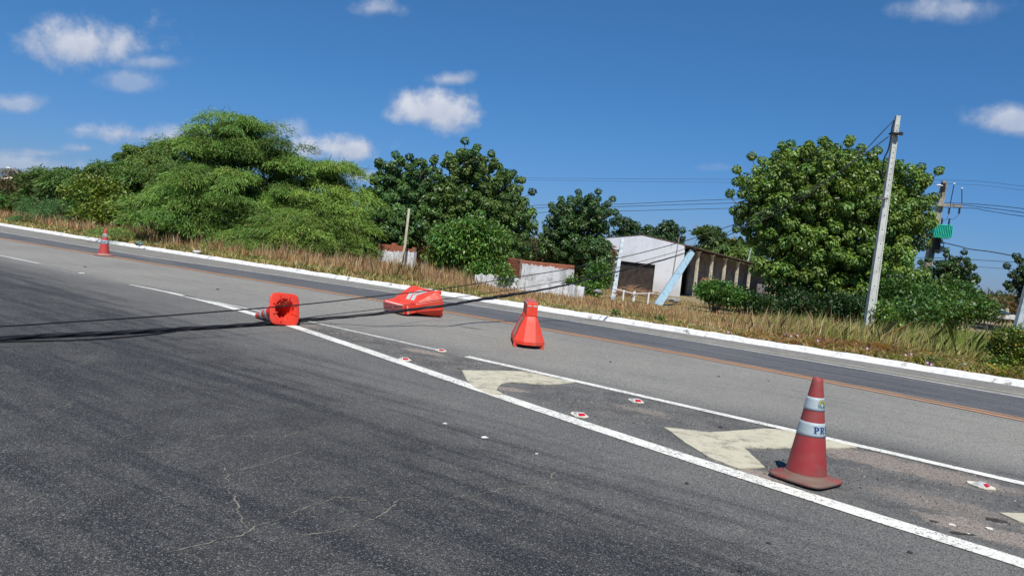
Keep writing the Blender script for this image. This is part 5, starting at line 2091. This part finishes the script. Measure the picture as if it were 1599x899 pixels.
g_ = 'power lines crossing the sky'
E_ = 60
cable('upper power line of the three running left from the crossarm', [D(560, 345, 66), D(815, 322, 60), D(950, 319.5, 54), D(1150, 311, 50), D(1300, 313, 47), D(1482, 317, 44.8), D(1540, 320, 42), D(1599, 326, 40), D(1750, 345, 34)], .019, group=g_)
cable('middle power line of the three running left from the crossarm', [D(560, 352, 66), D(830, 325.5, 60), D(955, 323, 54), D(1150, 317, 50), D(1300, 317, 47), D(1478, 319, 44.8), D(1540, 324.5, 42), D(1599, 332, 40), D(1750, 353, 34)], .019, group=g_)
cable('lowest power line of the three running left from the crossarm', [D(560, 360, 66), D(830, 333, 60), D(955, 330, 54), D(1150, 325, 50), D(1300, 322, 47), D(1500, 324.5, 44.8), D(1540, 329, 42), D(1599, 338, 40), D(1750, 358, 34)], .018, group=g_)
cable('very thin high wire crossing behind the trees to the power pole top', [D(560, 262, 70), D(700, 273, 62), D(830, 278, 58), D(1140, 280, 50), D(1475, 281, 45), D(1599, 291, 42), D(1750, 306, 36)], .009, group=g_)
cable('faint lower high wire just under the topmost one', [D(560, 268, 70), D(700, 277, 62), D(850, 281.5, 58), D(1140, 285, 50), D(1475, 287, 45), D(1599, 297, 42), D(1750, 312, 36)], .008, group=g_)
cable('thick sagging wire leaving the power pole towards the right', [D(1470, 378, 44.6), D(1500, 385, 43), D(1515, 389, 42.4), D(1550, 393.5, 41), D(1599, 403.5, 39), D(1750, 440, 34)], .028, group=g_)
cable('upper of the two straight thin wires at the lower right', [D(1380, 402, 48), D(1462, 402.5, 45), D(1500, 404.5, 44), D(1599, 410.5, 41), D(1750, 424, 36)], .016, group=g_)
cable('lower of the two straight thin wires at the lower right', [D(1400, 412, 48), D(1486, 414, 45), D(1540, 417.5, 43), D(1599, 421.5, 41), D(1750, 432, 36)], .012, group=g_)
for i, (a, b_) in enumerate((((1482, 333), (1472, 346)), ((1498, 334), (1478, 342)), ((1462, 324), (1456, 346)))):
    A, B = D(*a, DT - .3), D(*b_, DT - .6)
    cable(['short jumper wire from the left crossarm insulator to the transformer', 'short jumper wire from the outer crossarm insulator to the transformer', 'short curved jumper wire left of the power pole'][i],
          [A, A.lerp(B, .4) + Vector((0, 0, -.18)), A.lerp(B, .75) + Vector((0, 0, -.05)), B], .012, 'jumper_wire')

# fallen bundle: lies on the road on the left, rises over the barrier to the tall pole
def gz(x, y, z):
    return G(x, y, z)


thick = [gz(-420, 545, .03), gz(-200, 537, .03), gz(0, 528, .03), gz(67, 524, .03), gz(192, 518.5, .03), gz(267, 514, .03), gz(347, 509.5, .03), gz(417, 504.5, .035), gz(464, 500.5, .05), gz(528, 495.5, .11),
         gz(600, 488.5, .23), gz(660, 481, .31), gz(700, 476, .39), D(750, 467.5, 13.7), D(825, 456, 14.7), D(887, 444, 15.5), D(952, 427, 16.3), D(1020, 410, 17.0), D(1075, 393, 17.6), D(1145, 364, 18.4), D(1225, 327, 19.4),
         D(1290, 285, 20.5), D(1345, 240, 21.4), D(1381, 203, 22.1), D(1396, 188, 22.4)]
q = smoothpts(thick, 10)
bt = thing('fallen_cable', 'thick black twisted cable lying across the road and rising to the tall pole', 'cable', tuple(q[0]))
for s_ in range(3):
    pp = []
    rs_ = []
    m = len(q)
    acc = 0
    for i in range(m):
        if i:
            acc += (q[i] - q[i - 1]).length
        T_ = (q[min(i + 1, m - 1)] - q[max(i - 1, 0)]).normalized()
        a = T_.cross(Vector((0, 0, 1))).normalized()
        b_ = a.cross(T_)
        loose = 1.0 + .9 * max(0, math.sin(acc * 1.35)) ** 3
        an = acc * 5.0 + s_ * 2.1
        thin_ = 1.0 if q[i].y < 14 else max(.42, 1 - (q[i].y - 14) * .16)
        rs_.append(.0155 * thin_)
        pp.append(q[i] + (a * math.cos(an) * 1.0 + b_ * math.sin(an) * .8) * .014 * loose * thin_)
    mb = MB()
    mb.tube(pp, rs_, 6)
    mb.build('cable_strand', M_CABLE, bt, smooth=True)
thin1 = [gz(-420, 527, .2), gz(0, 509.3, .22), gz(100, 503, .25), gz(213, 496, .28), gz(320, 488, .32), gz(420, 480, .36), gz(500, 472.5, .42), gz(600, 461, .52), D(682, 452, 13.2), D(812, 432, 14.7), D(890, 419, 15.6), D(1000, 395, 16.8),
         D(1080, 373, 17.7), D(1142, 352, 18.4), D(1190, 332, 19.0), D(1290, 281, 20.5), D(1345, 245, 21.4), D(1385, 216, 22.2), D(1393, 210, 22.4)]
cable('thin black cable hanging just above the road and above the thick one', thin1, .0085, 'fallen_cable', 'cable', M_CABLE)
thin2 = [gz(430, 502, .03), gz(466, 497.5, .06), gz(530, 489.5, .15), gz(598, 481.5, .28), gz(687, 468, .46), D(812, 450, 14.5), D(900, 433.5, 15.6), D(1005, 407, 16.8), D(1055, 393, 17.4), D(1110, 374, 18.0), D(1170, 347, 18.8), D(1230, 318, 19.5), D(1300, 275, 20.7), D(1386, 214, 22.3)]
cable('finest black cable running between the thin and the thick fallen cables', thin2, .0060, 'fallen_cable', 'cable', M_CABLE)
cable('thin loose black strand lying on the road just below the thick cable at the left', [gz(-420, 546, .012), gz(0, 533.5, .012), gz(107, 531, .012), gz(171, 528, .012), gz(240, 521.5, .012), gz(275, 517, .012)], .0085, 'fallen_cable', 'cable', M_CABLE)
cable('dark cable hanging slack down the left side of the tall pole', [D(1397, 187, 22.35), D(1393, 200, 22.35), D(1391, 216, 22.35), D(1387, 234, 22.35), D(1381, 247, 22.35), D(1379, 262, 22.35), D(1377, 278, 22.4)], .022, 'hanging_cable', 'cable', M_CABLE)

# ------------------------------------------------------------------ small things on the road
M_BIT = mat_plain('dark_asphalt_lump', (.03, .028, .027), (.06, .055, .05), rough=.95)
M_PBIT = mat_plain('white_paint_flake', (.72, .70, .62), (.5, .48, .42), rough=.8)
bits = [((1122, 666), .020, 'dark lump on the road left of the second cream chevron'), ((1125, 667), .022, 'dark lump lying above the top edge of the second cream chevron'),
        ((826 - 110, 576), .016, 'small black lump left of the first cream chevron'), ((1072, 755), .016, 'dark lump on the near lane below the second chevron'), ((1157, 891), .018, 'dark lump at the bottom of the photo on the near lane'),
        ((1421, 863), .017, 'flat dark lump on the near lane under the right end of the white line'), ((1200, 848), .014, 'small dark lump on the near lane left of the flat one'), ((1340 - 218, 588), .02, 'dark lump on the far lane right of the standing barrier'),
        ((953, 565), .02, 'elongated dark lump on the far lane below the orange line'), ((1200, 595), .014, 'tiny dark lump on the far lane near the dusty cone'), ((340, 452), .03, 'dark lump between the far small cone and the lying cone'), ((133, 417), .03, 'dark speck on the road under the far small cone')]
for i, (px, s_, lab) in enumerate(bits[1:]):
    rock('asphalt_lump', lab, px, None, s_, M_BIT, 20 + i, 'stone', .35, 'loose dark lumps on the road')
fl = [((695, 661), .020, 'small white paint flake on the near lane'), ((757, 683), .030, 'long white flake on the near lane right of the small round one'), ((838, 708), .014, 'tiny white flake on the near lane'),
      ((127, 427), .06, 'white flake on the road below the far small cone'), ((1487, 819), .022, 'white chip beside a hole at the right edge of the gore'), ((1545, 825), .026, 'long white chip near the third chevron'), ((1512, 833), .018, 'pale chip on a sandy patch at the right of the gore')]
for i, (px, s_, lab) in enumerate(fl):
    rock('paint_flake', lab, px, None, s_, M_PBIT, 40 + i, 'flake', .12, 'white flakes on the road')
# litter by the kerb
rock('crumpled_bag', 'crumpled dark green bag lying on the kerb behind the far small cone', (217, 383), 26.6, .16, mat_plain('green_plastic_bag', (.06, .13, .09), (.25, .28, .25), scale=14, rough=.4), 60, 'bag', .5)
rock('crumpled_bag', 'pale blue crumpled litter in the weeds near the right bush', (1503, 572), 13.9, .07, mat_plain('pale_blue_litter', (.35, .50, .58), (.6, .7, .72), scale=14, rough=.4), 61, 'litter', .5)
rock('crumpled_bag', 'white crumpled paper in the dry grass behind the left kerb', (308, 395), 25.6, .14, mat_plain('white_paper', (.6, .6, .58), (.4, .4, .4), scale=14, rough=.6), 62, 'litter', .35)

M_CRACK = mat_plain('dust_filled_crack', (.21, .195, .155), (.08, .077, .07), scale=7, rough=1, lo=.46, hi=.66)
for pl in ([(262, 863), (290, 855), (340, 838), (372, 833), (398, 818), (420, 810), (462, 796), (500, 783), (530, 777), (575, 780), (612, 786)], [(616, 788), (604, 800), (590, 812), (560, 821), (520, 832), (470, 838)],
           [(616, 786), (640, 779), (662, 775)], [(700, 777), (745, 773), (785, 763), (825, 761), (850, 756), (858, 750), (862, 740), (876, 731)], [(352, 730), (362, 780), (378, 822), (384, 828)],
           [(352, 738), (398, 730), (440, 718), (482, 703)], [(190, 682), (215, 677), (262, 668)], [(310, 690), (345, 680), (395, 680), (440, 682), (480, 672), (520, 665)], [(30, 647), (70, 644), (110, 625)],
           [(290, 862), (305, 875), (320, 884)], [(210, 705), (275, 705), (300, 706)], [(395, 630), (440, 629)], [(500, 631), (560, 630)]):
    pts = [G(*p_) for p_ in pl]
    q = []
    for i in range(len(pts) - 1):
        k_ = max(2, int((pts[i + 1] - pts[i]).length / .02))
        for j in range(k_):
            q.append(pts[i].lerp(pts[i + 1], j / k_))
    mb = MB()
    wx = wy = 0
    for i in range(len(q)):
        wx = wx * .93 + rnd.uniform(-.011, .011)
        wy = wy * .93 + rnd.uniform(-.011, .011)
        a = q[min(i + 1, len(q) - 1)] - q[max(i - 1, 0)]
        nrm = Vector((-a.y, a.x, 0)).normalized() * rnd.uniform(.001, .0058)
        p_ = q[i] + Vector((wx, wy, .0025))
        mb.v += [tuple(p_ - nrm), tuple(p_ + nrm)]
        if i:
            k_ = 2 * i
            mb.f.append((k_ - 2, k_, k_ + 1, k_ - 1))
    mb.build('road_crack', M_CRACK, kind='structure')

# shallow holes: flat ragged plates, the shade of the pits put into their dark colour
M_HOLE = mat_plain('broken_asphalt_shade', (.028, .026, .024), (.06, .055, .05), scale=40, rough=1)
for i, (x, y, rx, ry, lab) in enumerate([(1554, 812, .07, .028, 'dark hole in the asphalt left of the third chevron'), (1494, 832, .05, .018, 'narrow dark hole in the asphalt beside the near white line'), (1514, 834, .035, .012, 'small dark slit beside the narrow hole'), (1458, 814, .03, .014, 'small hole in the middle of the gore')]):
    g = G(x, y)
    mb = MB()
    pts = []
    for k in range(20):
        a = 2 * PI * k / 20
        rr_ = rnd.uniform(.75, 1.15)
        pts.append((g.x + math.cos(a) * rx * rr_, g.y + math.sin(a) * ry * 1.6 * rr_))
    mb.prism(pts, .0005, .0035)
    mb.build('pothole', M_HOLE, kind='structure')

# grit in the gore
rg = np.random.default_rng(77)
N = 9000
u = rg.uniform(-1.5, 8.5, N)
nlo = np.array([fm(q) for q in np.linspace(-2, 9, 60)])
nl = np.interp(u, np.linspace(-2, 9, 60), nlo)
nh = np.array([fi(q) for q in np.linspace(-2, 9, 60)])
nh = np.interp(u, np.linspace(-2, 9, 60), nh)
n_ = nl + .12 + (nh - nl - .2) * rg.beta(1.4, 1.4, N)
dens = (np.sin(u * 2.1 + n_ * 3) * .5 + .5) * .6 + .3
kp = rg.random(N) < dens
u, n_ = u[kp], n_[kp]
m = len(u)
c = np.stack([-.835 * u + .55 * n_, .55 * u + .835 * n_, np.zeros(m)], 1)
s_ = rg.uniform(.002, .006, m)[:, None] * rg.choice([1, 1, 1, 1.8], m)[:, None]
tet = np.array([[1, 0, 0], [-.5, .87, 0], [-.5, -.87, 0], [0, 0, .9]])
ang = rg.random(m) * 6.28
ca_, sa_ = np.cos(ang), np.sin(ang)
V = np.empty((m, 3, 3, 3))
for fi_, (a, b_, d_) in enumerate(((0, 1, 3), (1, 2, 3), (2, 0, 3))):
    for vi, q_ in enumerate((a, b_, d_)):
        p_ = tet[q_]
        V[:, fi_, vi, 0] = c[:, 0] + (p_[0] * ca_ - p_[1] * sa_) * s_[:, 0]
        V[:, fi_, vi, 1] = c[:, 1] + (p_[0] * sa_ + p_[1] * ca_) * s_[:, 0]
        V[:, fi_, vi, 2] = .001 + p_[2] * s_[:, 0]
pal = np.array([(.26, .22, .17), (.36, .33, .28), (.06, .055, .05), (.03, .03, .03), (.20, .16, .12)])
tint = np.repeat(pal[rg.integers(5, size=m)] * rg.uniform(.7, 1.2, (m, 1)), 3, axis=0)
t = NT('grit_stone')
at = t.N.new('ShaderNodeAttribute')
at.attribute_name = 'tint'
t.col(at.outputs['Color'])
t.rough(.95)
tag(fast_mesh('loose_grit', V.reshape(-1, 3), 3, tint, t.m), 'fine stones and grit scattered between the two white lines', 'grit', kind='stuff')
